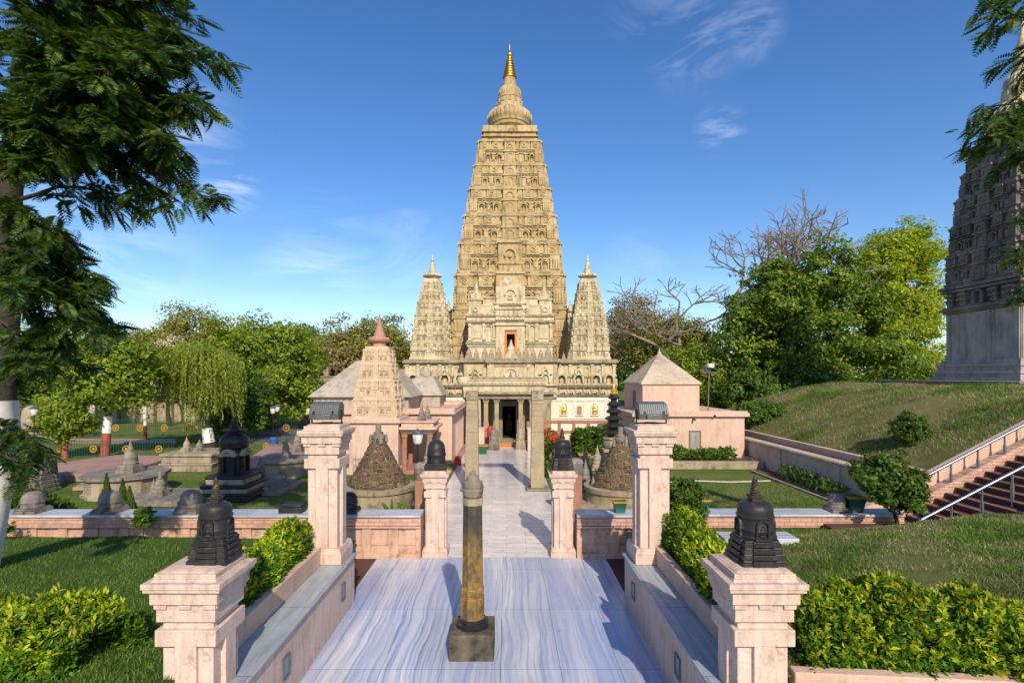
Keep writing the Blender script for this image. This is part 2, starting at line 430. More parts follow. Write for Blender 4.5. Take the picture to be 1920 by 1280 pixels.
# foliage
M['lf_hedge'] = leaf('hedge_leaves', (.045,.115,.012), (.09,.20,.014), (.20,.31,.02), .35)
M['lf_tip'] = leaf('young_yellow_leaves', (.24,.34,.015), (.40,.46,.02), (.56,.55,.04), .4)
M['lf_hedgedk'] = leaf('shrub_leaves', (.05,.12,.02), (.10,.20,.025), (.19,.28,.04), .3)
M['lf_near'] = leaf('near_tree_leaflets', (.022,.055,.014), (.042,.09,.016), (.16,.22,.025), .35)
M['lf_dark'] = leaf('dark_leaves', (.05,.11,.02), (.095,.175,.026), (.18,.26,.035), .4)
M['lf_mid'] = leaf('green_leaves', (.13,.205,.024), (.255,.345,.034), (.45,.49,.06), .5)
M['lf_mango'] = leaf('mango_leaves', (.06,.125,.016), (.15,.235,.022), (.34,.40,.045), .4)
M['lf_lime'] = leaf('yellow_green_leaves', (.20,.29,.016), (.34,.41,.022), (.50,.51,.04), .5)
M['lf_willow'] = leaf('willow_leaves', (.21,.27,.045), (.31,.37,.06), (.44,.47,.10), .5)
M['lf_olive'] = leaf('olive_leaves', (.17,.19,.04), (.29,.285,.055), (.48,.41,.09), .45)
M['lf_brown'] = leaf('dry_twigs_and_leaves', (.23,.17,.085), (.33,.25,.115), (.38,.34,.11), .3)
M['lf_cream'] = leaf('cream_blossom', (.40,.34,.20), (.50,.44,.28), (.55,.5,.36), .2)
M['lf_grass'] = leaf('grass_blades', (.07,.15,.022), (.115,.205,.03), (.21,.27,.06), .35)
M['lf_dry'] = leaf('dry_grass_blades', (.15,.19,.06), (.23,.25,.085), (.42,.36,.18), .25)

# ------------------------------------------------------------------ camera, light, sky
cam = bpy.data.cameras.new('camera'); co = bpy.data.objects.new('camera', cam); COL.objects.link(co)
co.location = (0, 0, EYE); co.rotation_euler = (R(90), 0, 0)
cam.sensor_width = 36; cam.lens = 36*F/1920; cam.shift_x = (960-VPX)/1920; cam.shift_y = (HOR-640)/1920
cam.clip_end = 3000; cam.clip_start = .1
SC.camera = co
SUN_AZ, SUN_EL = 12, 35           # degrees to the right of straight behind the camera; elevation
d = Vector((-math.sin(R(SUN_AZ))*math.cos(R(SUN_EL)), math.cos(R(SUN_AZ))*math.cos(R(SUN_EL)), -math.sin(R(SUN_EL))))
sl = bpy.data.lights.new('sun', 'SUN'); so = bpy.data.objects.new('sun', sl); COL.objects.link(so)
so.rotation_euler = d.to_track_quat('-Z', 'Y').to_euler(); so.location = (20, -40, 40)
sl.energy = 3.5; sl.angle = R(.6); sl.color = (1, .87, .66)
w = bpy.data.worlds.new('World'); SC.world = w; w.use_nodes = True
t = NT(w.node_tree); bg = w.node_tree.nodes['Background']
sky = t.n('ShaderNodeTexSky', sky_type='NISHITA'); sky.sun_disc = False
sky.sun_elevation = R(SUN_EL); sky.sun_rotation = R(180-SUN_AZ)
sky.altitude = 100; sky.air_density = 1.0; sky.dust_density = .6; sky.ozone_density = 2.2
tc = t.n('ShaderNodeTexCoord')
# thin cirrus: stretched noise kept to a few patches of the sky
mp = t.n('ShaderNodeMapping'); mp.inputs['Scale'].default_value = (3.2, 3.2, 8.5); mp.inputs['Rotation'].default_value = (0, R(14), 0)
t.link(tc.outputs['Generated'], mp.inputs['Vector'])
cl = t.noise(1.3, 9, .66, mp.outputs[0], 1.1)
mask = None
for px, py, rad, st in ((1300, 85, .09, .32), (1215, 25, .08, .16), (1405, 55, .06, .34), (600, 480, .14, .3), (430, 352, .06, .7), (1350, 245, .05, .5), (330, 235, .12, .35), (760, 460, .12, .15), (150, 460, .2, .4), (1230, 500, .12, .12)):
    q = Vector(((px-VPX)/F, 1, -(py-HOR)/F)).normalized()
    vd = t.n('ShaderNodeVectorMath', operation='DISTANCE'); vd.inputs[1].default_value = q
    t.link(tc.outputs['Generated'], vd.inputs[0])
    mr = t.n('ShaderNodeMapRange', interpolation_type='SMOOTHSTEP'); t.link(vd.outputs['Value'], mr.inputs[0])
    mr.inputs[1].default_value = rad; mr.inputs[2].default_value = rad*.1; mr.inputs[3].default_value = 0; mr.inputs[4].default_value = st
    mask = mr.outputs[0] if mask is None else t.math('MAXIMUM', mask, mr.outputs[0])
k = t.math('MULTIPLY', t.ramp(cl, [(.46, 0), (.74, 1)]), mask)
hs = t.n('ShaderNodeHueSaturation'); hs.inputs['Saturation'].default_value = 1.28; hs.inputs['Value'].default_value = .80; hs.inputs['Hue'].default_value = .508
t.link(sky.outputs[0], hs.inputs['Color'])
cc = t.mix(t.math('MULTIPLY', k, .6), hs.outputs[0], (9.5, 9.3, 9.2))
t.link(cc, bg.inputs['Color']); bg.inputs['Strength'].default_value = .15
SC.view_settings.view_transform = 'Standard'; SC.view_settings.look = 'None'
SC.view_settings.exposure = .50; SC.view_settings.gamma = 1
# ------------------------------------------------------------------ ground and terrain
def sheet(name, x0, x1, y0, y1, m, zf, nx=2, ny=2, kind='structure'):
    xs = np.linspace(x0, x1, nx); ys = np.linspace(y0, y1, ny)
    v = [(x, y, zf(x, y)) for y in ys for x in xs]
    f = [(j*nx+i, j*nx+i+1, (j+1)*nx+i+1, (j+1)*nx+i) for j in range(ny-1) for i in range(nx-1)]
    o = fast_mesh(name, v, f, m, smooth=True)
    if kind: o['kind'] = kind
    return o
def sstep(a, b, x):
    t_ = min(max((x-a)/(b-a), 0), 1); return t_*t_*(3-2*t_)
def wob(x, y, s=1.0, seed=0):
    return (math.sin(x*1.7*s+seed)+math.sin(y*1.3*s+1.3*seed)+math.sin((x+y)*2.9*s+2)*.5+math.sin((x-y)*4.1*s+1)*.3)/2.8
sheet('ground', -900, 900, -300, 1500, M['field'], lambda x, y: -.012 + (min(max((y-75)/60,0),1)*2.2 if True else 0), 61, 61)
sheet('marble_floor', -3.56, 2.72, -2, 14.72, M['marble'], lambda x, y: .004)
for x0, x1 in ((-6.5, -3.56), (2.72, 6.0)):
    sheet('maroon_floor', x0, x1, 11.5, 14.6, M['maroon'], lambda x, y: .003)
sheet('marble_path', -2.75, 1.9, 14.72, 38.4, M['tiles'], lambda x, y: .0045)
sheet('courtyard', -8, 9, 33.0, 41, M['pave'], lambda x, y: .001)
def lawn_left(x, y): return .55 + (14.5-y)/8*.72 + .04*wob(x, y) + .10*sstep(-5, -9, x)
def lawn_right(x, y):
    m_ = .88 + .30*sstep(14, 8, y) + .95*sstep(4.2, 11.5, x)*sstep(14.6, 11.6, y)
    return m_ + .04*wob(x, y, 1, 3)
sheet('lawn', -22, -4.06, -1, 14.46, M['lawn'], lawn_left, 46, 46)
sheet('lawn', 3.3, 15, 6.76, 12.75, M['drylawn'], lawn_right, 36, 46)
sheet('lawn', 3.3, 10.7, 12.75, 14.46, M['drylawn'], lambda x, y: lawn_right(x, y), 24, 10)
sheet('lawn', 5.2, 13.6, 15.2, 25.0, M['field'], lambda x, y: .010+.02*wob(x,y))
def hill_z(x, y):
    tt = min(max((x-15.1)/9.2, 0), 1)
    z = 1.35 + 3.15*(1-(1-tt)**1.8)
    z += .10*wob(x*.8, y*.8, 1, 5)*min(1, tt*5)
    z *= 1 - sstep(38, 52, y) * .55
    return z
sheet('hill', 15.1, 60, 17.0, 62, M['hillgrass'], hill_z, 90, 90)

# ------------------------------------------------------------------ foreground parapets and walls
def parapet(side):
    xi = -3.38 if side < 0 else 2.62
    s = side
    L = 'left' if s < 0 else 'right'
    rt = thing('parapet_wall', 'long pink plaster parapet with grey marble coping on the %s of the marble floor' % L, 'wall', (xi, 7, 0), 'parapets beside the marble floor')
    y0, y1 = 1.0, 11.85
    mb = MB(); xa, xb = sorted((xi, xi+s*.46)); mb.b(xa, xb, y0, y1, 0, 1.02); mb.build('wall', M['pink'], rt, bevel=.01)
    mb = MB(); xa, xb = sorted((xi-s*.045, xi+s*.50)); mb.b(xa, xb, y0, y1+.05, 1.023, 1.065); mb.build('coping', M['coping'], rt, bevel=.008)
    mb = MB(); xa, xb = sorted((xi+s*.503, xi+s*.66)); mb.b(xa, xb, 7.1, y1-.1, 0, 1.42); mb.build('planter_wall', M['peach'], rt, bevel=.015)
    for yy in (8.15, 11.0):
        m2 = MB(); xa, xb = sorted((xi-s*.012, xi+s*.05)); m2.b(xa, xb, yy-.11, yy+.11, .42, .72)
        st = m2.build('step_light', M['panelgrey'], rt, bevel=.004)
        m2 = MB(); xa, xb = sorted((xi-s*.022, xi-s*.0125))
        m2.b(xa, xb, yy-.125, yy+.125, .715, .74).b(xa, xb, yy-.125, yy+.125, .40, .425).b(xa, xb, yy-.125, yy-.1, .425, .715).b(xa, xb, yy+.1, yy+.125, .425, .715)
        m2.build('frame', M['lampgrey'], st)
    return rt
parapet(-1); parapet(1)

def low_wall(label, segs, yf, zb, zt, hand, group='panelled low walls'):
    x0, x1 = segs
    rt = thing('low_wall', label, 'wall', ((x0+x1)/2, yf, zb), group)
    mb = MB(); mb.b(x0, x1, yf+.05, yf+.55, zb, zt-.36)
    n = max(1, round((x1-x0)/.84)); pw = (x1-x0)/n
    for i in range(n+1):
        xc = x0+i*pw; mb.b(max(x0, xc-.13), min(x1, xc+.13), yf, yf+.05, zb, zt-.36)
    mb.b(x0, x1, yf-.015, yf+.05, zb, zb+.14)
    for i in range(n if zt-zb > 1 else 0):       # a slim ledge in every panel
        mb.b(x0+i*pw+.13, x0+(i+1)*pw-.13, yf+.025, yf+.05, zb+.36, zb+.40)
    mb.build('panelled_base', M['pinkwall'], rt, bevel=.008)
    mb = MB(); mb.b(x0, x1, yf-.05, yf+.58, zt-.36, zt-.30).b(x0, x1, yf-.02, yf+.56, zt-.30, zt-.06)
    mb.build('brick_course', M['brickfront'], rt, bevel=.006)
    mb = MB(); mb.b(x0, x1, yf-.07, yf+.64, zt-.06, zt); mb.build('coping', M['copingx'], rt, bevel=.008)
    return rt
GY = 14.62
low_wall('low pink panelled wall between the left gate pillar and the tall lamp pillar', (-4.6, -2.36), GY, 0, 1.2, 1)
low_wall('long low pink panelled wall behind the left lawn with dark domes on its coping', (-24, -4.62), GY+.02, .45, 1.2, 1)
low_wall('low pink panelled wall between the right gate pillar and the lamp pillar', (1.93, 4.0), GY, 0, 1.2, 1)
low_wall('low pink wall behind the right lawn ending at the stairs', (4.02, 10.9), GY+.02, .6, 1.22, 1)
mb = MB(); mb.b(8.6, 10.9, 14.1, 14.5, .85, 1.0)
tag(mb.build('ledge', M['maroon'], None, (9.7, 14.3, .85), bevel=.01), 'dark maroon ledge at the foot of the right low wall', 'ledge')
mb = MB(); mb.b(5.0, 6.7, 12.2, 12.8, 1.0, 1.28)
tag(mb.build('bench_slab', M['copingx'], None, (5.8, 12.5, 1.0), bevel=.01), 'flat pale stone slab lying in the right lawn behind the hedge', 'slab')
# front planter kerbs
mb = MB(); mb.poly([(3.64,6.72),(12,6.02),(12,6.2),(3.64,6.9)], 0, 1.27)
tag(mb.build('planter_kerb', M['peach'], None, (7, 5.7, .4), bevel=.02), 'pink plaster kerb in front of the large right hedge', 'kerb')
mb = MB(); mb.b(-5.6, -4.42, 6.42, 6.6, .4, 1.22)
tag(mb.build('planter_kerb', M['peach'], None, (-5, 6.2, .4), bevel=.02), 'short pink kerb beside the near left pillar', 'kerb')

# ------------------------------------------------------------------ pillars
def pillar(x, y, zb, zt, label, w=.95, group=None, rot=0):
    """zt = top of the cap slab"""
    rt = thing('gate_pillar', label, 'pillar', (x, y, zb), group)
    k = w/.95
    sh = MB()
    sh.c(x, y, zb, zt-.5*k, .62*k)                                  # shaft
    sh.c(x, y, zb+.30*k, zt-.60*k, .74*k, .26*k).c(x, y, zb+.30*k, zt-.602*k, .26*k, .74*k)
    sh.c(x, y, zt-.80*k, zt-.60*k+.004, .745*k, .745*k)             # cross block
    sh.build('shaft', M['pink'], rt, bevel=.012)
    bs = MB(); bs.c(x, y, zb, zb+.20*k, .86*k); bs.fr(x, y, zb+.20*k, zb+.32*k, .86*k, .78*k); bs.build('plinth', M['pink'], rt, bevel=.012)
    cp = MB()
    cp.c(x, y, zt-.50*k, zt-.27*k, .72*k)
    for a in (-1, 0, 1):
        for sgn in (-1, 1):
            cp.b(x+a*.30*k-.075*k, x+a*.30*k+.075*k, y+sgn*.36*k-.028*k, y+sgn*.36*k+.028*k, zt-.335*k, zt-.265*k)
            cp.b(x+sgn*.36*k-.028*k, x+sgn*.36*k+.028*k, y+a*.295*k-.07*k, y+a*.295*k+.07*k, zt-.336*k, zt-.266*k)
    cp.c(x, y, zt-.27*k, zt-.13*k, .82*k)
    cp.c(x, y, zt-.13*k, zt-.11*k, .86*k); cp.c(x, y, zt-.11*k, zt-.07*k, .92*k); cp.c(x, y, zt-.066*k, zt, .955*k)
    cp.c(x, y, zt-.07*k, zt-.064*k, .90*k)
    cp.fr(x, y, zt, zt+.03*k, .80*k, .76*k); cp.c(x, y, zt+.03*k, zt+.09*k, .75*k); cp.fr(x, y, zt+.09*k, zt+.12*k, .70*k, .60*k)
    cp.build('capital', M['pink'], rt, bevel=.009)
    return rt, zt+.12*k
_, TL = pillar(-3.92, 6.87, 0, 2.5, 'nearest pink stepped pillar in the left foreground under a black stupa', group='pink gate pillars')
_, TR = pillar(3.15, 6.87, 0, 2.5, 'nearest pink stepped pillar in the right foreground under a black stupa', group='pink gate pillars')
_, LL = pillar(-3.88, 11.55, 1.066, 3.86, 'tall pink pillar left of the path carrying a grey floodlight', group='pink gate pillars')
_, LR = pillar(3.12, 11.55, 1.066, 3.86, 'tall pink pillar right of the path carrying a grey floodlight', group='pink gate pillars')
_, GL = pillar(-1.98, 15.0, 0, 2.3, 'short pink pillar left of the inner gap in the low wall', .77, 'pink gate pillars')
_, GR = pillar(1.56, 15.0, 0, 2.3, 'short pink pillar right of the inner gap in the low wall', .77, 'pink gate pillars')

# ------------------------------------------------------------------ small stupas
def stupa(x, y, z, h, w, label, m='black', spire='bronze', steps=4, cat='stupa', group=None, niche=True, rot=0, name='votive_stupa', spire_h=.3, square=True):
    """stepped moulded base, drum with niches and seated figures, dome, box, ringed spire"""
    rt = thing(name, label, cat, (x, y, z), group)
    bh = h*.28; b = MB()
    for i in range(steps):
        z0 = z + bh*i/steps; ww = w*(1-.055*i)
        b.fr(x, y, z0, z0+bh/steps*.62, ww, ww*.985, rot=rot); b.fr(x, y, z0+bh/steps*.62, z0+bh/steps, ww*.94, ww*.90, rot=rot)
        b.c(x, y, z0, z0+bh/steps*.9, ww*.55, ww*1.06) ; b.c(x, y, z0+.001, z0+bh/steps*.9, ww*1.055, ww*.552)
    b.build('base', M[m], rt, smooth=30, bevel=w*.012)
    dz = z+bh; dh = h*(.72-spire_h); r = w*.39
    dr = MB()
    prof = [(r*1.06, dz), (r*1.08, dz+dh*.06), (r*1.0, dz+dh*.10), (r, dz+dh*.2), (r*1.05, dz+dh*.24), (r*1.0, dz+dh*.28), (r*.98, dz+dh*.54), (r*1.05, dz+dh*.57), (r*1.06, dz+dh*.62), (r*.99, dz+dh*.65),
            (r*1.0, dz+dh*.76), (r*.97, dz+dh*.85), (r*.88, dz+dh*.92), (r*.70, dz+dh*.975), (r*.42, dz+dh)]
    dr.lathe(x, y, prof, 28); drum = dr.build('dome', M[m], rt, smooth=35)
    if niche:
        for q in range(4):
            nb = MB()
            a = q*math.pi/2
            N = (math.sin(a), -math.cos(a), 0); Rt = (math.cos(a), math.sin(a), 0)
            fr = Frame((x, y, 0), Rt, N)
            fr.arch(nb, 0, dz+dh*.06, r*.58, dh*.46, r*.10, r*1.06, r*.8)
            fr.box(nb, -r*.46, r*.46, dz+dh*.0, dz+dh*.07, r*1.10, r*.8)
            c = fr.pt(0, dz+dh*.24, r*.92)
            nb.ell(c, (r*.2, r*.2, dh*.10), 8, 6); nb.ell((c[0], c[1], dz+dh*.13), (r*.27, r*.27, dh*.05), 8, 6)
            nb.ell((c[0], c[1], dz+dh*.39), (r*.1, r*.1, dh*.06), 8, 6)
            nb.build('niche', M[m], drum, smooth=35)
    hz = dz+dh; hw = r*.5
    sp = MB(); sp.fr(x, y, hz-.01*h, hz+h*.05, hw*1.1, hw*1.25, rot=rot); sp.fr(x, y, hz+h*.05, hz+h*.065, hw*1.5, hw*1.5, rot=rot)
    n = 7; z0 = hz+h*.065; sh = z+h-z0
    prof = []
    for i in range(n):
        rr = hw*.62*(1-.62*i/n); za = z0+sh*.86*i/n; zb2 = z0+sh*.86*(i+1)/n
        prof += [(rr*.80, za), (rr*1.02, za+(zb2-za)*.25), (rr*1.02, za+(zb2-za)*.65), (rr*.78, za+(zb2-za)*.85)]
    prof += [(hw*.2, z0+sh*.88), (hw*.14, z0+sh*.95), (hw*.02, z+h)]
    sp.lathe(x, y, prof, 14); sp.build('spire', M[spire], rt, smooth=35)
    return rt
def plain_stupa(x, y, z, h, w, label, m='grey', cat='stupa', group=None, name='votive_stupa', cut=1.0):
    rt = thing(name, label, cat, (x, y, z), group)
    b = MB(); b.fr(x, y, z, z+h*.10, w, w*.98); b.fr(x, y, z+h*.10, z+h*.16, w*.88, w*.84); b.fr(x, y, z+h*.16, z+h*.24, w*.86, w*.80)
    b.build('base', M[m], rt, bevel=w*.015)
    r = w*.37; d_ = MB(); d_.lathe(x, y, [(r, z+h*.24), (r*1.05, z+h*.30), (r*.94, z+h*.33), (r*.92, z+h*.44), (r*.98, z+h*.47), (r*.86, z+h*.50), (r*.8, z+h*.56), (r*.62, z+h*.63), (r*.36, z+h*.67)], 20)
    d_.build('dome', M[m], rt, smooth=35)
    s_ = MB(); s_.c(x, y, z+h*.665, z+h*.70, r*.9); s_.lathe(x, y, [(r*.4, z+h*.70), (r*.42, z+h*.73), (r*.32, z+h*.75), (r*.33, z+h*.79), (r*.25, z+h*.81), (r*.25, z+h*.86), (r*.16, z+h*.88), (r*.12, z+h*.94), (r*.03, z+h)], 10)
    s_.build('spire', M[m], rt, smooth=35)
    return rt
def dome_stupa(x, y, z, h, w, label, m='black', group=None):
    rt = thing('domed_stupa', label, 'stupa', (x, y, z), group)
    b = MB(); b.fr(x, y, z, z+h*.16, w*1.02, w); b.fr(x, y, z+h*.16, z+h*.22, w*.92, w*.92); b.build('base', M[m], rt, bevel=w*.02)
    r = w*.43; d_ = MB(); d_.lathe(x, y, [(r, z+h*.22), (r*1.04, z+h*.28), (r*.98, z+h*.34), (r, z+h*.44), (r*1.05, z+h*.47), (r*1.05, z+h*.52), (r*.99, z+h*.55), (r*.98, z+h*.66), (r*.9, z+h*.8), (r*.72, z+h*.91), (r*.42, z+h*.98), (r*.1, z+h)], 24)
    d_.build('dome', M[m], rt, smooth=40)
    return rt

stupa(-3.80, 6.97, TL, 1.06, .50, 'carved black stone stupa with gilded spire on the near left pillar', group='carved black stupas on the gate pillars')
stupa(3.22, 6.92, TR, 1.10, .56, 'carved black stone stupa with yellow ringed spire on the near right pillar', group='carved black stupas on the gate pillars')
# gate pillar stupas
dome_stupa(-1.98, 15.02, GL, .82, .60, 'blunt black domed stupa without spire on the short left pillar', group='carved black stupas on the gate pillars')
stupa(1.56, 15.02, GR, 1.15, .58, 'slim black stupa with thin bronze spire on the short right pillar', group='carved black stupas on the gate pillars')

# floodlights
def floodlight(x, y, z, label):
    rt = thing('floodlight', label, 'floodlight', (x, y, z), 'floodlights on the tall pillars')
    w2 = .31
    prof = [(-.20, .10), (-.23, .22), (-.12, .42), (.12, .47), (.22, .40), (.22, .16), (.05, .08)]
    mb = MB(); k = len(mb.v); n = len(prof)
    for sx in (-w2, w2):
        for a, b_ in prof: mb.v.append((x+sx, y+a, z+b_))
    mb.f.append(tuple(range(n))); mb.f.append(tuple(n+i for i in reversed(range(n))))
    for i in range(n):
        j = (i+1) % n; mb.f.append((i, n+i, n+j, j))
    mb.build('housing', M['lampgrey'], rt, smooth=20, bevel=.012)
    fm = MB()
    for i in range(13):
        xx = x-w2+.04+i*(2*w2-.08)/12
        p = [(-.235,.23),(-.13,.43),(-.105,.415),(-.21,.215)]
        fm.quadbox([(xx-.006,y+p[0][0]-.012,z+p[0][1]), (xx+.006,y+p[0][0]-.012,z+p[0][1]), (xx+.006,y+p[3][0],z+p[3][1]), (xx-.006,y+p[3][0],z+p[3][1]),
                    (xx-.006,y+p[1][0]-.012,z+p[1][1]), (xx+.006,y+p[1][0]-.012,z+p[1][1]), (xx+.006,y+p[2][0],z+p[2][1]), (xx-.006,y+p[2][0],z+p[2][1])])
    fm.build('cooling_fins', M['lampgrey'], rt)
    gb = MB(); gb.b(x-.16, x+.16, y-.26, y-.19, z+.10, z+.22); gb.build('ballast_box', M['lampgrey'], rt, bevel=.015)
    for s in (-1, 1):
        kb = MB(); kb.tube([(x+s*.2, y-.24, z+.25), (x+s*.2, y-.19, z+.25)], .03, 10); kb.build('knob', M['iron'], rt)
    br = MB(); br.b(x-w2-.02, x-w2, y-.02, y+.03, z+.005, z+.30).b(x+w2, x+w2+.02, y-.02, y+.03, z+.005, z+.30).b(x-w2-.02, x+w2+.02, y-.02, y+.03, z, z+.02)
    br.b(x-.12, x+.1, y-.1, y+.1, z-.004, z+.03)
    br.build('bracket', M['iron'], rt)
floodlight(-3.88, 11.5, LL, 'grey ribbed floodlight on the tall left pillar')
floodlight(3.12, 11.5, LR, 'grey ribbed floodlight on the tall right pillar')

# octagonal pillar on its block, middle of the floor
cx, cy = -.62, 9.74
rt = thing('stone_column', 'weathered octagonal stone column with gilded patches standing on a block in the marble floor', 'column', (cx, cy, 0))
mb = MB(); mb.fr(cx, cy, 0, .46, .80, .79); mb.build('block', M['octblock'] if 'octblock' in M else M['grey'], rt, bevel=.02)
def colmat():
    m, nt, b = nodes('gilded_weathered_column'); t = NT(nt)
    c = t.mix(t.ramp(t.noise(2.2, 5, .7), [(.4, 0), (.62, 1)]), (.08,.068,.05), (.03,.027,.023))
    sp = t.n('ShaderNodeSeparateXYZ'); nt.links.new(t.co(), sp.inputs[0])
    up = t.n('ShaderNodeMapRange'); nt.links.new(sp.outputs[2], up.inputs[0])
    up.inputs[1].default_value = 2.35; up.inputs[2].default_value = 1.7; up.inputs[3].default_value = 0; up.inputs[4].default_value = 1
    gl = t.math('MULTIPLY', up.outputs[0], t.ramp(t.noise(3.6, 7, .78, t.co((1,1,.5))), [(.42, .15), (.60, 1)]))
    c = t.mix(gl, c, (.36,.205,.025))
    c = t.mix(t.ramp(t.noise(11, 6, .8), [(.54, 0), (.64, .9)]), c, (.028,.022,.016))
    nt.links.new(c, b.inputs['Base Color']); b.inputs['Roughness'].default_value = .55
    t.bump(b, t.noise(22, 6, .75), .7, .02); return m
M['column'] = colmat()
mb = MB(); mb.lathe(cx, cy, [(.30,.46),(.31,.52),(.24,.545),(.25,.60),(.21,.62)], 8, a0=R(22.5)); mb.build('foot_moulding', M['black'], rt, smooth=30)
mb = MB(); mb.lathe(cx, cy, [(0.226,.62),(0.226,.98),(0.209,1.0),(0.209,1.04),(0.220,1.06),(0.220,1.14),(0.201,1.17),(0.183,2.66)], 8, a0=R(22.5)); mb.build('shaft', M['column'], rt, smooth=25)
mb = MB(); mb.lathe(cx, cy, [(0.187,2.66),(0.198,2.67),(0.198,2.78),(0.182,2.79)], 8, a0=R(22.5)); mb.build('band', M['greylit'], rt, smooth=25)
mb = MB(); mb.lathe(cx, cy, [(.15,2.79),(.185,2.83),(.19,2.93),(.17,2.96),(.185,3.0),(.175,3.08),(.12,3.11),(.115,3.16),(.07,3.20),(.05,3.24),(.03,3.27)], 16, ribn=8)
mb.tube([(cx, cy, 3.22),(cx+.01, cy, 3.33)], [.02,.006], 6); mb.tube([(cx+.04, cy, 3.2),(cx+.045, cy, 3.30)], [.014,.005], 6); mb.build('capital', M['grey'], rt, smooth=35)

# ------------------------------------------------------------------ stone gateway
rt = thing('stone_gateway', 'tall buff stone gateway of two posts and a carved lintel across the path', 'gateway', (-.08, 23.5, 0))
for xx, mlow in ((-1.52, 'granite'), (1.35, 'granite')):
    b_ = MB(); b_.c(xx, 23.5, .006, .12, 1.0, .8); b_.build('foot_slab', M['grey'], rt, bevel=.02)
    p_ = MB(); p_.fr(xx, 23.5, .12, 2.55, .60, .55, .5, .46); p_.fr(xx, 23.5, 2.55, 3.25, .545, .53, .455, .45); p_.fr(xx, 23.5, 3.25, 3.95, .50, .47, .43, .42)
    p_.c(xx, 23.5, 3.5, 3.56, .53, .46); p_.c(xx, 23.5, 3.78, 3.83, .53, .46)
    pp = p_.build('post', M['granite'], rt, bevel=.02)
    c_ = MB(); c_.c(xx, 23.5, 3.95, 4.36, .52, .5); c_.build('block_capital', M['greylit'], pp, bevel=.02)
lb = MB(); lb.b(-1.9, 1.68, 23.24, 23.76, 4.363, 4.58); lb.mark(1); lb.b(-1.94, 1.72, 23.18, 23.82, 4.583, 4.64); lb.mark(0); lb.b(-1.86, 1.64, 23.25, 23.75, 4.643, 4.80); lb.b(-1.84, 1.62, 23.22, 23.78, 4.803, 4.86); lb.mark(1)
lb.b(-1.8, 1.58, 23.27, 23.73, 4.86, 4.96); lb.mark(0)
ff = Frame((-.1, 23.25, 0), (1,0,0), (0,-1,0))
for i in range(-9, 10):
    ff.disc(lb, i*.18, 4.72, .05, .03, -.02, 8)
lb.lathe(-1.85, 23.5, [(.30,4.64),(.33,4.70),(.33,4.92),(.28,4.98)], 12)
lb.build('lintel', [M['terrace'], M['ccorn']], rt, bevel=.012)
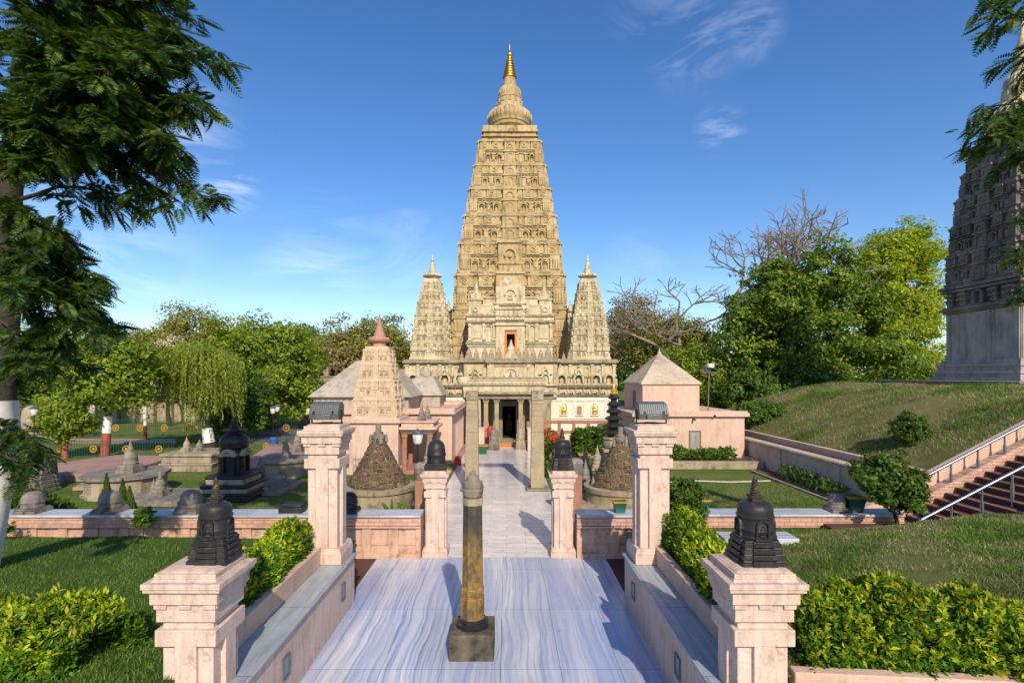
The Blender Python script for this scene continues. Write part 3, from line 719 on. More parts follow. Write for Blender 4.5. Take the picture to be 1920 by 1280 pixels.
# ------------------------------------------------------------------ the great temple
TX = .29
def interp(tab, z):
    for (za, ha), (zb, hb) in zip(tab, tab[1:]):
        if z <= zb: return ha + (hb-ha)*max(0, (z-za)/(zb-za))
    return tab[-1][1]
def tower_body(mb, cx, cy, tab, bounds, pitch=1.0, big=True, seed=0):
    """storeyed carved tower: base mould, niche row between pilasters, cornice, medallion row, eaves"""
    rnd = random.Random(seed)
    for (z0, z1) in zip(bounds, bounds[1:]):
        H = z1-z0; h0 = interp(tab, z0); h1 = interp(tab, z1); hm = lambda f: h0+(h1-h0)*f
        e = H*.046*pitch
        mb.c(cx, cy, z0, z1, 2*hm(.5)-.02)                                   # core
        sl = lambda f0, f1, d: mb.c(cx, cy, z0+H*f0, z0+H*f1, 2*(hm((f0+f1)/2)+d))
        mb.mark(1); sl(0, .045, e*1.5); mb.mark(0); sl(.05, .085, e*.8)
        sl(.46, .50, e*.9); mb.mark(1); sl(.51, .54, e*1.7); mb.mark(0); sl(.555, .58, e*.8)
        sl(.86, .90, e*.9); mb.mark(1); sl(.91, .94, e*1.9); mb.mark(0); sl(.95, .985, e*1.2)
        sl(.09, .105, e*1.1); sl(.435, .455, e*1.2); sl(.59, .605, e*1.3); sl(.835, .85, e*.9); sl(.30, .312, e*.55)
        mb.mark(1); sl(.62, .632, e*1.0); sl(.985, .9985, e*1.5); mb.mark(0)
        for q in range(4):
            a = q*math.pi/2; N = Vector((math.sin(a), -math.cos(a), 0)); Rt = Vector((math.cos(a), math.sin(a), 0))
            h = hm(.3); fr = Frame(Vector((cx, cy, 0)) + N*h, Rt, N)
            # corner piers with ribbed pads
            for s in (-1, 1):
                fr.box(mb, s*.9*h-.10*h, s*.9*h+.10*h, z0+H*.03, z0+H*.56, e*1.5)
                for i in range(4):
                    u = s*.9*h+(i-1.5)*.05*h; fr.box(mb, u-.017*h, u+.017*h, z0+H*.11, z0+H*.43, e*2.3, 0)
                for u0 in (.70, .34):                                        # niches
                    if rnd.random() < .18: fr.box(mb, s*u0*h-.10*h, s*u0*h+.10*h, z0+H*.11, z0+H*.40, e*rnd.uniform(.5,1.3)); continue
                    fr.arch(mb, s*u0*h, z0+H*.11, .115*h, H*.26, .025*h, e*1.2)
                    fr.box(mb, s*u0*h-.11*h, s*u0*h+.11*h, z0+H*.04, z0+H*.11, e*1.8)
                    if big: fr.ring(mb, s*u0*h, z0+H*.30, .075*h, .10*h, e*1.7, 0, 10, 170, 6)
                    fr.box(mb, s*u0*h-.022*h, s*u0*h+.022*h, z0+H*.13, z0+H*.27, e*.45)
                for u0 in (.52, .22):                                        # pilasters
                    fr.box(mb, s*u0*h-.05*h, s*u0*h+.05*h, z0+H*.085, z0+H*.46, e*rnd.uniform(.7,1.1)); fr.box(mb, s*u0*h-.035*h, s*u0*h+.035*h, z0+H*.16, z0+H*.36, e*1.5)
                    fr.box(mb, s*u0*h-.065*h, s*u0*h+.065*h, z0+H*.39, z0+H*.43, e*1.3)
                    fr.box(mb, s*u0*h-.065*h, s*u0*h+.065*h, z0+H*.10, z0+H*.13, e*1.3)
            for fz0, fz1, dd in ((.462, .495, 1.5), (.862, .896, 1.6)):
                nd = 22 if big else 14
                for i in range(nd):
                    u = (-.96+1.92*i/(nd-1))*h; fr.box(mb, u-.016*h, u+.016*h, z0+H*fz0, z0+H*fz1, e*dd-(hm(.3)-hm(fz0)))
            h2 = hm(.72); fr2 = Frame(Vector((cx, cy, 0)) + N*h2, Rt, N)
            for u0, w_ in ((-.86, .17), (-.47, .15), (.47, .15), (.86, .17)):
                fr2.box(mb, (u0-w_)*h2, (u0+w_)*h2, z0+H*.57, z0+H*.61, e*2.7); fr2.box(mb, (u0-w_*.86)*h2, (u0+w_*.86)*h2, z0+H*.61, z0+H*.90, e*2.1)
                fr2.box(mb, (u0-w_*.95)*h2, (u0+w_*.95)*h2, z0+H*.895, z0+H*.955, e*2.9); fr2.box(mb, (u0-w_*.6)*h2, (u0+w_*.6)*h2, z0+H*.955, z0+H*1.03, e*1.9)
                for uu in (-.8, -.4, .4, .8): fr2.box(mb, (u0+uu*w_-.012)*h2, (u0+uu*w_+.012)*h2, z0+H*.63, z0+H*.82, e*2.35)
                fr2.ring(mb, u0*h2, z0+H*.74, H*.055, H*.09, e*2.7, e*1.9, 0, 360, 10); fr2.disc(mb, u0*h2, z0+H*.74, H*.03, e*2.5, e*1.9, 8)
                fr2.box(mb, (u0-w_*.5)*h2, (u0+w_*.5)*h2, z0+H*.84, z0+H*.90, e*2.5)
            for u0 in (-.66, -.27, .27, .66):
                fr2.box(mb, (u0-.03)*h2, (u0+.03)*h2, z0+H*.58, z0+H*.86, e*.6)
            # centre bay
            fr.box(mb, -.17*h, .17*h, z0, z0+H*.985, e*2.3)
            fr.box(mb, -.21*h, .21*h, z0+H*.03, z0+H*.07, e*2.8); fr.box(mb, -.20*h, .20*h, z0+H*.47, z0+H*.54, e*3.0); fr.box(mb, -.20*h, .20*h, z0+H*.88, z0+H*.95, e*2.9)
            fr.ring(mb, 0, z0+H*.66, .075*h, .11*h, e*2.9, e*2, -25, 205, 12)
            fr.disc(mb, 0, z0+H*.66, .045*h, e*2.6, e*2, 8)
            fr.arch(mb, 0, z0+H*.10, .17*h, H*.30, .03*h, e*2.8, e*2)
def ribbed_finial(cx, cy, z, s, name, m, parent, kv=1.19):
    """drum, ribbed amalaka, stepped crown"""
    mb = MB()
    mb.lathe(cx, cy, [(1.5*s, z), (1.5*s, z+.45*s*kv), (1.75*s, z+.6*s*kv), (1.8*s, z+.8*s*kv), (1.9*s, z+.86*s*kv), (1.95*s, z+1.1*s*kv), (2.0*s, z+1.15*s*kv),
                      (2.08*s, z+1.3*s*kv, .03), (2.1*s, z+1.55*s*kv, .045), (1.9*s, z+1.85*s*kv, .05), (1.5*s, z+2.1*s*kv, .04), (1.28*s, z+2.16*s*kv), (1.25*s, z+2.5*s*kv), (1.17*s, z+2.55*s*kv),
                      (1.15*s, z+2.95*s*kv), (1.2*s, z+3.0*s*kv), (1.2*s, z+3.1*s*kv), (1.05*s, z+3.2*s*kv), (1.1*s, z+3.45*s*kv, .03), (1.02*s, z+3.75*s*kv, .04), (.78*s, z+4.0*s*kv, .03), (.66*s, z+4.05*s*kv), (.66*s, z+4.35*s*kv), (.58*s, z+4.4*s*kv), (.56*s, z+4.75*s*kv)], 96, ribn=32)
    fr = [Frame((cx, cy, 0), (math.cos(a), math.sin(a), 0), (math.sin(a), -math.cos(a), 0)) for a in [i*math.pi/6 for i in range(12)]]
    for f_ in fr:
        f_.box(mb, -.12*s, .12*s, z+2.58*s*kv, z+2.9*s*kv, 1.23*s, 1.0*s)
    o = mb.build(name, m, parent, smooth=32)
    return o, z+4.75*s*kv

temple = thing('temple', 'huge tan stone temple with one tall tapering tower and four small corner spires', 'temple', (TX, 41, 0))
# terrace block with a dark entrance passage
tb = MB()
x0, x1, y0, y1, zt = TX-8.05, TX+8.05, 41.0, 57.0, 6.3
DX0, DX1, DZ = -.32, .70, 2.95
tb.b(x0, DX0, y0+.35, y1, 0, 5.94).b(DX1, x1, y0+.35, y1, 0, 5.94).b(DX0, DX1, y0+.35, y1, DZ, 5.94)
tb.b(DX0, DX1, y0+5.5, y1, 0, DZ)
tb.mark(1).b(x0-.12, x1+.12, y0+.2, y1+.1, 5.94, 6.02).b(x0-.28, x1+.28, y0+.05, y1+.25, 6.02, 6.14).b(x0-.2, x1+.2, y0+.1, y1+.2, 6.14, 6.3)
tb.b(x0-.15, x1+.15, y0+.17, y1, 4.93, 5.0); tb.mark(0); tb.b(x0-.1, x1+.1, y0+.25, y1, 4.85, 4.93)
for xa, xb in ((x0-.2, DX0-2.6), (DX1+2.6, x1+.2)):
    tb.b(xa, xb, y0+.03, y0+.4, 4.18, 4.28); tb.mark(1); tb.b(xa, xb, y0-.06, y0+.4, 4.28, 4.36); tb.mark(0); tb.b(xa, xb, y0+.02, y0+.4, 4.36, 4.46)
    tb.b(xa, xb, y0-.03, y0+.4, 3.42, 3.50); tb.mark(1); tb.b(xa, xb, y0-.16, y0+.4, 3.50, 3.58); tb.mark(0); tb.b(xa, xb, y0+.05, y0+.4, 3.36, 3.42)
fr = Frame((TX, y0+.35, 0), (1,0,0), (0,-1,0))
sl_ = Frame((x0, 49, 0), (0,-1,0), (-1,0,0)); sr_ = Frame((x1, 49, 0), (0,1,0), (1,0,0))
for f_, lim in ((fr, 8.0), (sl_, 7.6), (sr_, 7.6)):
    n = int(lim*2/.84)
    for i in range(n+1):
        u = -lim+i*2*lim/n
        f_.box(tb, u-.10, u+.10, 5.0, 5.94, .12); f_.box(tb, u-.14, u+.14, 5.0, 5.12, .17); f_.box(tb, u-.14, u+.14, 5.78, 5.9, .17)
        if i < n and f_ is fr and i % 3 == 1: f_.arch(tb, u+lim/n, 5.08, .28, .62, .05, .10)
    for i in range(int(lim*2/.62)):
        u = -lim+.3+i*.62
        if f_ is fr and abs(u) < 3.2: continue
        f_.ring(tb, u, 3.66, .13, .22, .30, -.05, 0, 180, 8); f_.disc(tb, u, 3.72, .07, .24, -.05, 8); f_.box(tb, u-.30, u-.26, 3.58, 4.18, .2)
for u in (-6.5, -5.05, -3.9, 3.95, 5.25, 6.6, 7.6, -7.5):
    fr.arch(tb, u, 4.46, .56, .62, .14, .42); fr.disc(tb, u, 4.68, .15, .2, -.05, 10); fr.box(tb, u-.13, u+.13, 4.46, 4.62, .28)
    fr.box(tb, u-.62, u-.46, 4.46, 4.8, .3); fr.box(tb, u+.46, u+.62, 4.46, 4.8, .3)
for u in (-5.05, -3.3, 3.3, 5.25):
    fr.ring(tb, u, 5.28, .15, .30, .42, -.05, -20, 200, 10); fr.box(tb, u-.42, u+.42, 5.08, 5.16, .5); fr.disc(tb, u, 5.62, .09, .4, -.05, 8); fr.box(tb, u-.05, u+.05, 5.6, 5.78, .4)
    fr.disc(tb, u, 5.3, .09, .3, -.05, 8)
terrace = tb.build('terrace', [M['terrace'], M['ccorn']], temple, smooth=0)
# projecting middle of the terrace
cb = MB(); yb = 40.4
cb.b(TX-3.55, TX-1.75, yb, 41.5, 3.4, 5.95).b(TX+1.75, TX+3.55, yb, 41.5, 3.4, 5.95)
cb.b(TX-1.75, TX+1.75, yb-.35, 41.5, 3.4, 5.97)
cb.mark(1); cb.b(TX-3.7, TX+3.7, yb-.12, 41.5, 5.97, 6.06).b(TX-3.85, TX+3.85, yb-.25, 41.5, 6.06, 6.18).b(TX-3.75, TX+3.75, yb-.18, 41.6, 6.18, 6.33).b(TX-1.9, TX+1.9, yb-.6, 41.5, 6.0, 6.345); cb.mark(0)
f2 = Frame((TX, yb-.35, 0), (1,0,0), (0,-1,0))
f2.ring(cb, 0, 5.14, .40, .52, .10, -.05, -15, 195, 16)
f2.box(cb, -1.6, -1.25, 3.45, 5.9, .12); f2.box(cb, 1.25, 1.6, 3.45, 5.9, .12); f2.box(cb, -1.2, 1.2, 5.76, 5.84, .1)
f3 = Frame((TX, yb, 0), (1,0,0), (0,-1,0))
for s in (-1, 1):
    f3.arch(cb, s*2.65, 4.5, .5, .62, .12, .16); f3.box(cb, s*2.65-.5, s*2.65+.5, 5.15, 5.22, .2); f3.ring(cb, s*2.65, 5.35, .13, .26, .16, -.05, -20, 200, 10); f3.disc(cb, s*2.65, 5.68, .08, .16, -.05, 8)
    f3.box(cb, s*3.4-.12, s*3.4+.12, 4.4, 5.9, .1); f3.box(cb, s*1.95-.1, s*1.95+.1, 4.4, 5.9, .1)
    f3.box(cb, s*2.65-.9, s*2.65+.9, 4.28, 4.40, .22)
cb.build('central_bay', [M['terrace'], M['ccorn']], temple, smooth=0)
nb = MB(); c = (TX, yb-.33, 4.5); nb.ell((c[0], c[1], 4.93), (.17,.1,.08), 10, 6); nb.ell((c[0], c[1], 5.07), (.1,.08,.14), 10, 6); nb.ell((c[0], c[1], 5.24), (.06,.06,.07), 8, 6)
nb.build('statue', M['grey'], temple)

# white lower wall with niches
for s, xa, xb in ((-1, x0-.15, -2.35), (1, 2.65, x1+.15)):
    wb = MB(); wb.b(xa, xb, 40.75, 41.34, 0, 3.36)
    wall = wb.build('lower_wall', M['white'], temple)
    wf = Frame(((xa+xb)/2, 40.75, 0), (1,0,0), (0,-1,0)); L = (xb-xa)/2
    tr = MB()
    wf.box(tr, -L, L, 3.1, 3.28, .07); wf.box(tr, -L, L, 0, .5, .10); wf.box(tr, -L, L, 1.75, 1.9, .06)
    n = 7
    for i in range(n+1):
        u = -L+.12+i*(2*L-.24)/n; wf.box(tr, u-.11, u+.11, 1.9, 3.1, .05)
    tr.build('pilasters', M['white'], wall)
    if s > 0:
        for px, gold in ((1057, 1), (1086, 0), (1115, 1)):
            xx = X_(px, 40.7); u = xx-(xa+xb)/2
            q = MB(); wf.arch(q, u, 2.05, .42 if gold else .34, .88 if gold else .68, .07, .10, -.02); wf.box(q, u-.3, u+.3, 1.98, 2.05, .14)
            ni = q.build('niche', M['white'], temple)
            q = MB(); wf.box(q, u-.2 if gold else u-.16, u+.2 if gold else u+.16, 2.05, 2.62, .012, -.02); wf.disc(q, u, 2.6 if gold else 2.5, .2 if gold else .15, .011, -.02, 14)
            q.build('niche_back', M['goldpaint' if gold else 'orange'], ni)
            q = MB(); a = wf.pt(u, 0, .06); k_ = 1.0 if gold else .85
            q.ell((a[0], a[1], 2.05+.10*k_), (.19*k_,.06,.09*k_), 10, 6); q.ell((a[0], a[1], 2.05+.30*k_), (.11*k_,.06,.17*k_), 10, 6); q.ell((a[0], a[1], 2.05+.54*k_), (.065*k_,.05,.085*k_), 10, 6); q.ell((a[0]-.12*k_, a[1], 2.05+.26*k_), (.04,.04,.14*k_), 8, 6); q.ell((a[0]+.12*k_, a[1], 2.05+.26*k_), (.04,.04,.14*k_), 8, 6)
            q.build('statue', M['goldpaint' if gold else 'greylit'], ni)

# portico
po = MB()
po.b(TX-3.2, TX+3.2, 38.35, 41.4, 3.36, 3.42); po.b(TX-3.1, TX+3.1, 38.5, 41.4, 3.42, 3.7); po.b(TX-3.3, TX+3.3, 38.2, 41.4, 3.7, 3.82)
po.b(-2.34, DX0-.25, 40.9, 41.36, 0, 3.36).b(DX1+.25, 2.64, 40.9, 41.36, 0, 3.36).b(DX0-.25, DX1+.25, 40.9, 41.36, 2.95, 3.36)
po.b(-2.9, -1.95, 38.4, 40.9, 0, 3.355)
po.b(2.35, 3.2, 38.4, 40.9, 0, 3.355)
portico = po.build('portico', M['greylit'], temple, bevel=.02)
for xa in (-1.946, 2.3):
    wi = MB(); wi.b(xa, xa+.046, 38.5, 40.89, .02, 3.3); wi.build('inner_wall', M['white'], portico)
for xx in (-1.5, -.72, 1.02, 1.82):
    q = MB(); q.c(xx, 38.75, .26, .5, .44); q.c(xx, 38.75, .5, 3.05, .31, .31); q.fr(xx, 38.75, 3.05, 3.22, .33, .44); q.c(xx, 38.75, 3.22, 3.357, .5)
    q.c(xx, 38.75, 1.6, 1.68, .33); q.build('column', M['granite'], temple, bevel=.015)
for xx in (-.98, 1.3):
    q = MB(); q.c(xx, 40.2, .26, 3.357, .26); q.build('column', M['greylit'], temple, bevel=.015)
dj = MB(); dj.b(DX0-.25, DX0, 40.7, 41.4, .25, 3.05).b(DX1, DX1+.25, 40.7, 41.4, .25, 3.05).b(DX0, DX1, 40.7, 41.4, 2.72, 3.05).b(DX0-.3, DX1+.3, 40.62, 41.4, 3.053, 3.13)
door = dj.build('doorway', M['grey'], temple, bevel=.01)
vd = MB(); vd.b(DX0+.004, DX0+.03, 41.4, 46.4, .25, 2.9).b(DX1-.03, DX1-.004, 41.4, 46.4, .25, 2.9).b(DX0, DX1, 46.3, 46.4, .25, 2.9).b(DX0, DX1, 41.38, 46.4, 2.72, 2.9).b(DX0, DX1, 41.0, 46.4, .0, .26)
vd.build('passage_lining', M['void'], door)  # darkness of the passage is painted into its lining
vd = MB(); vd.c(.19, 45.6, .26, 1.25, .5, .4); vd.ell((.19, 45.5, 1.45), (.2,.15,.25)); vd.build('altar', M['grey'], door)
st = MB(); st.b(-2.3, 2.6, 38.0, 41, .02, .13).b(-2.1, 2.4, 38.3, 41, .13, .25); st.build('steps', M['greylit'], temple, bevel=.01)
st = MB(); st.b(-.55, 1.1, 37.95, 38.2, .131, .17); st.b(-.55, 1.1, 37.93, 37.99, .03, .17); st.build('carpet_runner', M['orange'], temple)
for xx in (-1.72, 1.62):
    q = MB(); q.c(xx, 36.6, 0, 1.35, .42, 1.6); q.c(xx, 36.6, 1.35, 1.45, .5, 1.7); q.c(xx, 35.7, 0, 1.55, .46, .4); q.build('step_wall', M['pink'], temple, bevel=.03)

# upper shrine front
us = MB(); yu = 42.3
def usb(u0, u1, z0, z1, y=yu, yb_=47): us.b(TX+u0, TX+u1, y, yb_, z0, z1)
DH0, DH1 = -.40, .46
usb(-3.35, DH0, 6.3, 9.2); usb(DH1, 3.35, 6.3, 9.2); usb(DH0, DH1, 8.3, 9.2); us.b(TX+DH0, TX+DH1, 43.5, 47, 6.3, 8.3)
for zz, dd, hh in ((7.35, .1, .12), (7.5, .18, .16), (7.7, .1, .12), (9.15, .1, .1), (9.25, .22, .14), (9.4, .1, .3), (9.7, .2, .12), (9.85, .12, .12)):
    for ua, ub in ((-3.35-dd, -1.15), (1.15, 3.35+dd)) if zz < 9 else ((-3.35-dd, 3.35+dd),):
        us.mark(1 if dd > .15 else 0); usb(ua, ub, zz, zz+hh, yu-dd); us.mark(0)
usb(-3.3, 3.3, 9.3, 10.6, yu+.05)
usb(-2.3, 2.3, 10.4, 11.3, yu+.2); usb(-2.5, 2.5, 10.55, 10.68, yu+.02); usb(-2.45, 2.45, 11.2, 11.32, yu+.1)
for s in (-1, 1):
    usb(s*2.75-.55, s*2.75+.55, 10.6, 11.05, yu+.2); usb(s*2.75-.62, s*2.75+.62, 11.05, 11.18, yu+.1); usb(s*2.75-.4, s*2.75+.4, 11.18, 11.6, yu+.3); us.lathe(TX+s*2.75, yu+.9, [(.3,11.6),(.34,11.7),(.2,11.8),(.14,12.2),(.03,12.5)], 10)
usb(-1.15, 1.15, 10.6, 12.1, yu-.1); usb(-1.3, 1.3, 10.7, 10.82, yu-.2)
usb(-.85, .85, 12.1, 12.6, yu); usb(-.5, .5, 12.6, 12.95, yu+.1)
usb(-1.15, -.45, 6.3, 10.3, yu-.18); usb(.51, 1.15, 6.3, 10.3, yu-.18); usb(-.45, .51, 8.65, 10.3, yu-.18); usb(-1.25, 1.25, 9.0, 9.14, yu-.3); usb(-1.25, 1.25, 10.28, 10.4, yu-.3)
fu = Frame((TX, yu, 0), (1,0,0), (0,-1,0))
fu.ring(us, 0, 11.45, .36, .5, .22, 0, -10, 190, 14); fu.disc(us, 0, 11.42, .14, .2, 0, 10); fu.box(us, -.2, .2, 11.05, 11.25, .2)
for s in (-1, 1):
    fu.arch(us, s*1.72, 7.9, .42, 1.1, .08, .12); fu.box(us, s*2.62-.42, s*2.62+.42, 7.95, 8.95, .05); fu.box(us, s*2.62-.33, s*2.62+.33, 8.02, 8.85, .09)
    for uu in (1.3, 2.1, 3.2): fu.box(us, s*uu-.09, s*uu+.09, 7.82, 9.15, .14); fu.box(us, s*uu-.13, s*uu+.13, 8.95, 9.1, .2); fu.box(us, s*uu-.13, s*uu+.13, 7.82, 7.95, .2)
    for uu in (1.2, 2.75): fu.box(us, s*uu-.3, s*uu+.3, 9.98, 10.6, .14); fu.ring(us, s*uu, 10.28, .13, .21, .24, 0, 0, 360, 12)
for i in range(-5, 6): fu.ring(us, i*.21, 9.5, .05, .1, .34, .1, 180, 360, 6)
for i in range(-2, 3): fu.box(us, i*.36-.11, i*.36+.11, 9.72, 10.15, .28)
ush = us.build('upper_shrine', [M['terrace'], M['ccorn']], temple, smooth=0)
q = MB(); fd = Frame((TX+.03, yu-.18, 0), (1,0,0), (0,-1,0))
fd.box(q, -.48, -.32, 6.33, 8.5, .05, -.3); fd.box(q, .32, .48, 6.33, 8.5, .05, -.3); fd.box(q, -.32, .32, 8.32, 8.5, .05, -.3); q.build('door_frame', M['orange'], ush)
q = MB(); fd.box(q, -.318, .318, 6.33, 8.318, -.55, -.6); q.build('door_shade_panel', M['void'], ush)  # flat black sheet painting the shade within the upper doorway

# main tower
tab = [(6.3, 5.05), (11.6, 4.72), (16.5, 4.22), (18.45, 3.88), (21.03, 3.51), (23.27, 3.11), (25.67, 2.70), (27.9, 2.35)]
bounds = [6.3, 8.65, 11.0, 14.05, 16.85, 19.4, 21.9, 24.15, 26.5]
mt = MB(); TCY = 51.3
tower_body(mt, TX, TCY, tab, bounds, 1.0, True, 3)
mt.c(TX, TCY, 26.5, 27.9, 4.8); mt.c(TX, TCY, 26.9, 27.0, 5.2); mt.c(TX, TCY, 27.35, 27.5, 5.15); mt.c(TX, TCY, 27.5, 27.65, 5.0); mt.c(TX, TCY, 27.65, 27.95, 4.95)
# front shaft projecting up the face
for z0, z1, u, dd in ((6.3, 14.0, 1.2, 1.0), (14.0, 16.85, 1.02, .6)):
    mt.b(TX-u, TX+u, TCY-interp(tab, z0)-dd*.6, TCY, z0, z1)
    ff = Frame((TX, TCY-interp(tab, z0)-dd*.6, 0), (1,0,0), (0,-1,0))
    ff.ring(mt, 0, z1-1.25, .42, .56, .18, -.05, -25, 205, 14); ff.disc(mt, 0, z1-1.35, .2, .15, -.05, 10)
    ff.box(mt, -u-.12, u+.12, z1-.25, z1-.1, .15); ff.box(mt, -u-.1, u+.1, z1-2.1, z1-1.95, .12)
    for i in range(-2, 3): ff.box(mt, i*u*.42-.12, i*u*.42+.12, z1-2.9, z1-2.2, .10)
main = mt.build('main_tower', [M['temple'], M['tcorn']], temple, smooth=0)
fo, zf = ribbed_finial(TX, TCY, 27.9, 1.0, 'finial', M['temple'], main)
q = MB(); prof = [(.56, zf-.02)]
for i in range(8):
    r_ = .66-.055*i; za = zf+i*.265; prof += [(r_*.8, za), (r_, za+.06), (r_, za+.13), (r_*.78, za+.2)]
prof += [(.26, zf+2.15), (.30, zf+2.25), (.3, zf+2.35), (.2, zf+2.42), (.16, zf+2.5), (.08, zf+2.6), (.05, zf+2.9), (.015, zf+3.35)]
q.lathe(TX, TCY, prof, 24); q.build('gilded_spire', M['gold'], fo, smooth=35)

# corner spires
def corner(cx, cy, zs=1.0):
    b = [6.3+q*zs for q in (0, 1.25, 2.45, 3.6, 4.6, 5.5, 6.25)]
    tb_ = [(6.3, 1.42), (6.3+2.05*zs, 1.33), (6.3+3.85*zs, 1.08), (6.3+6.25*zs, .62)]
    m_ = MB(); tower_body(m_, cx, cy, tb_, b, 1.15, False, 5)
    m_.c(cx, cy, 6.3, 6.5, 3.2); m_.c(cx, cy, b[-1], b[-1]+.1, 1.4); m_.c(cx, cy, b[-1]+.1, b[-1]+.3, 1.15)
    o = m_.build('corner_tower', [M['terrace'], M['ccorn']], temple, smooth=0)
    z = b[-1]+.3; s = .41*zs; q = MB()
    q.lathe(cx, cy, [(1.0*s,z),(1.0*s,z+.35*s),(1.5*s,z+.45*s),(1.85*s,z+.55*s,.04),(1.9*s,z+.8*s,.05),(1.6*s,z+1.05*s,.04),(.75*s,z+1.2*s),(.75*s,z+1.7*s),(.62*s,z+1.75*s),(.6*s,z+2.3*s),(.5*s,z+2.4*s),(.46*s,z+2.9*s),(.34*s,z+3.0*s),(.3*s,z+3.5*s),(.2*s,z+3.55*s),(.34*s,z+3.7*s),(.2*s,z+3.9*s),(.22*s,z+4.1*s),(.05*s,z+4.9*s)], 40, ribn=20)
    q.build('finial', M['terrace'], o, smooth=32)
corner(X_(804, 42)+.1, 43.4); corner(X_(1108, 42)-.05, 43.4)
corner(TX-6.3, 55.2, .78); corner(TX+6.3, 55.2, .78)
# pinnacles and votive stupas on the terrace edge
i = 0
proto = None
sizes = [(879,.95),(893,.8),(909,.95),(921,.75),(935,.9),(972,.9),(986,.95),(1000,.8),(1014,.75),(1028,1.0),(849,.55),(866,.6),(1057,.55),(1068,.8)]
for px, s in sizes:
    y = 40.7 if 872 < px < 1032 else 41.5
    zb = 6.345 if abs(X_(px,y)-TX) < 1.9 and y < 41 else (6.33 if 872 < px < 1032 else 6.3)
    xx = X_(px, y)
    lab = 'small weathered stone stupa in the row along the temple terrace edge'
    if proto is None: o = proto = plain_stupa(xx, y, zb, 1.0, .72, lab, 'greylit', group='stupas along the terrace edge')
    else: o = copy_tree(proto)
    o.location = (xx, y, zb); o.scale = (s*.85, s*.85, s*1.05)
plain_stupa(TX+.05, 40.5, 6.345, 1.45, .95, 'larger pale stupa standing before the upper shrine doorway', 'terrace')

# votive stupas, pots and stands by the porch
stupa(X_(926, 36), 36.2, 0, 2.0, .74, 'dark stone stupa left of the temple steps', 'dark', 'grey', group='stupas flanking the temple steps')
stupa(X_(977, 36), 36.4, 0, 2.1, .74, 'buff stone stupa right of the temple steps', 'greylit', 'greylit', group='stupas flanking the temple steps')

def pot(x, y, z, s, label, plant='lf_hedgedk', flowers=False, group='green flower pots'):
    rt = thing('plant_pot', label, 'plant pot', (x, y, z), group)
    mb = MB(); mb.fr(x, y, z, z+.36*s, .30*s, .42*s); mb.build('pot', M['green'], rt, bevel=.01)
    mb = MB()
    for (a, b_, c_, d_) in ((-.23,.23,-.23,-.19),(-.23,.23,.19,.23),(-.23,-.19,-.19,.19),(.19,.23,-.19,.19)): mb.b(x+a*s, x+b_*s, y+c_*s, y+d_*s, z+.34*s, z+.39*s)
    mb.build('rim', M['yellow'], rt)
    mb = MB(); mb.c(x, y, z+.36*s, z+.365*s, .38*s); mb.build('soil', M['soil'], rt)
    return rt
# ------------------------------------------------------------------ left hall, shrine and pavilion
rt = thing('hall', 'pink flat roofed hall with two pale pyramid roofs left of the path', 'building', (-7, 31, 0))
hb = MB(); hx0, hx1, hy0, hy1 = -11.2, -3.12, 30.4, 38.6
hb.b(hx0, hx1-.25, hy0, hy1, 0, 2.75)
for i in range(2, 9):                    # piers and openings along the path side
    y = hy0+i*1.0; hb.b(hx1-.25, hx1, y, y+.42, 0, 2.75)
hb.b(hx1-.25, hx1-.012, hy0+1.8, hy1-.01, 2.05, 2.745); hb.b(hx1-.25, hx1-.05, hy0+1.8, hy1-.01, 0, .55); hb.b(hx1-.25, hx1, hy0, hy0+1.8, 0, 2.75)
hb.build('wall', M['peach'], rt, bevel=.02)
hb = MB(); hb.b(hx0-.1, hx1+.08, hy0-.08, hy1+.1, 2.76, 2.84); hb.b(hx0-.2, hx1+.2, hy0-.2, hy1+.2, 2.84, 2.93)
for a in ((hx0-.16, hx1+.16, hy0-.16, hy0+.1), (hx0-.16, hx1+.16, hy1-.1, hy1+.16), (hx0-.16, hx0+.1, hy0+.1, hy1-.1), (hx1-.1, hx1+.16, hy0+.1, hy1-.1)): hb.b(*a, 2.93, 3.16)
hb.build('parapet', M['peach'], rt, bevel=.015)
def pyr(mb, x0, x1, y0, y1, z0, z1, tx, ty): mb.fr((x0+x1)/2, (y0+y1)/2, z0, z1, x1-x0, tx, y1-y0, ty)
q = MB(); q.b(-11.6, -5.9, 32.0, 38.2, 2.93, 3.75); pyr(q, -11.9, -5.6, 31.7, 38.5, 3.75, 6.0, 1.7, 1.9); q.build('pyramid_roof', M['roofgrey'], rt, bevel=.03)
q = MB(); q.b(-6.9, -4.5, 36.0, 39.5, 2.93, 3.7); pyr(q, -7.1, -4.3, 35.8, 39.7, 3.7, 5.0, 1.2, 1.4); q.c(-5.7, 37.7, 5.0, 5.35, .7); q.lathe(-5.7, 37.7, [(.3,5.35),(.2,5.5),(.05,5.7)], 10); q.build('pyramid_roof', M['roofgrey'], rt, bevel=.03)
q = MB(); f_ = Frame((-9, 32.0, 0), (1,0,0), (0,-1,0))
for i in range(9): f_.box(q, -2.4+i*.36, -2.34+i*.36, 2.95, 3.72, .03)
q.build('pilasters', M['peach'], rt)

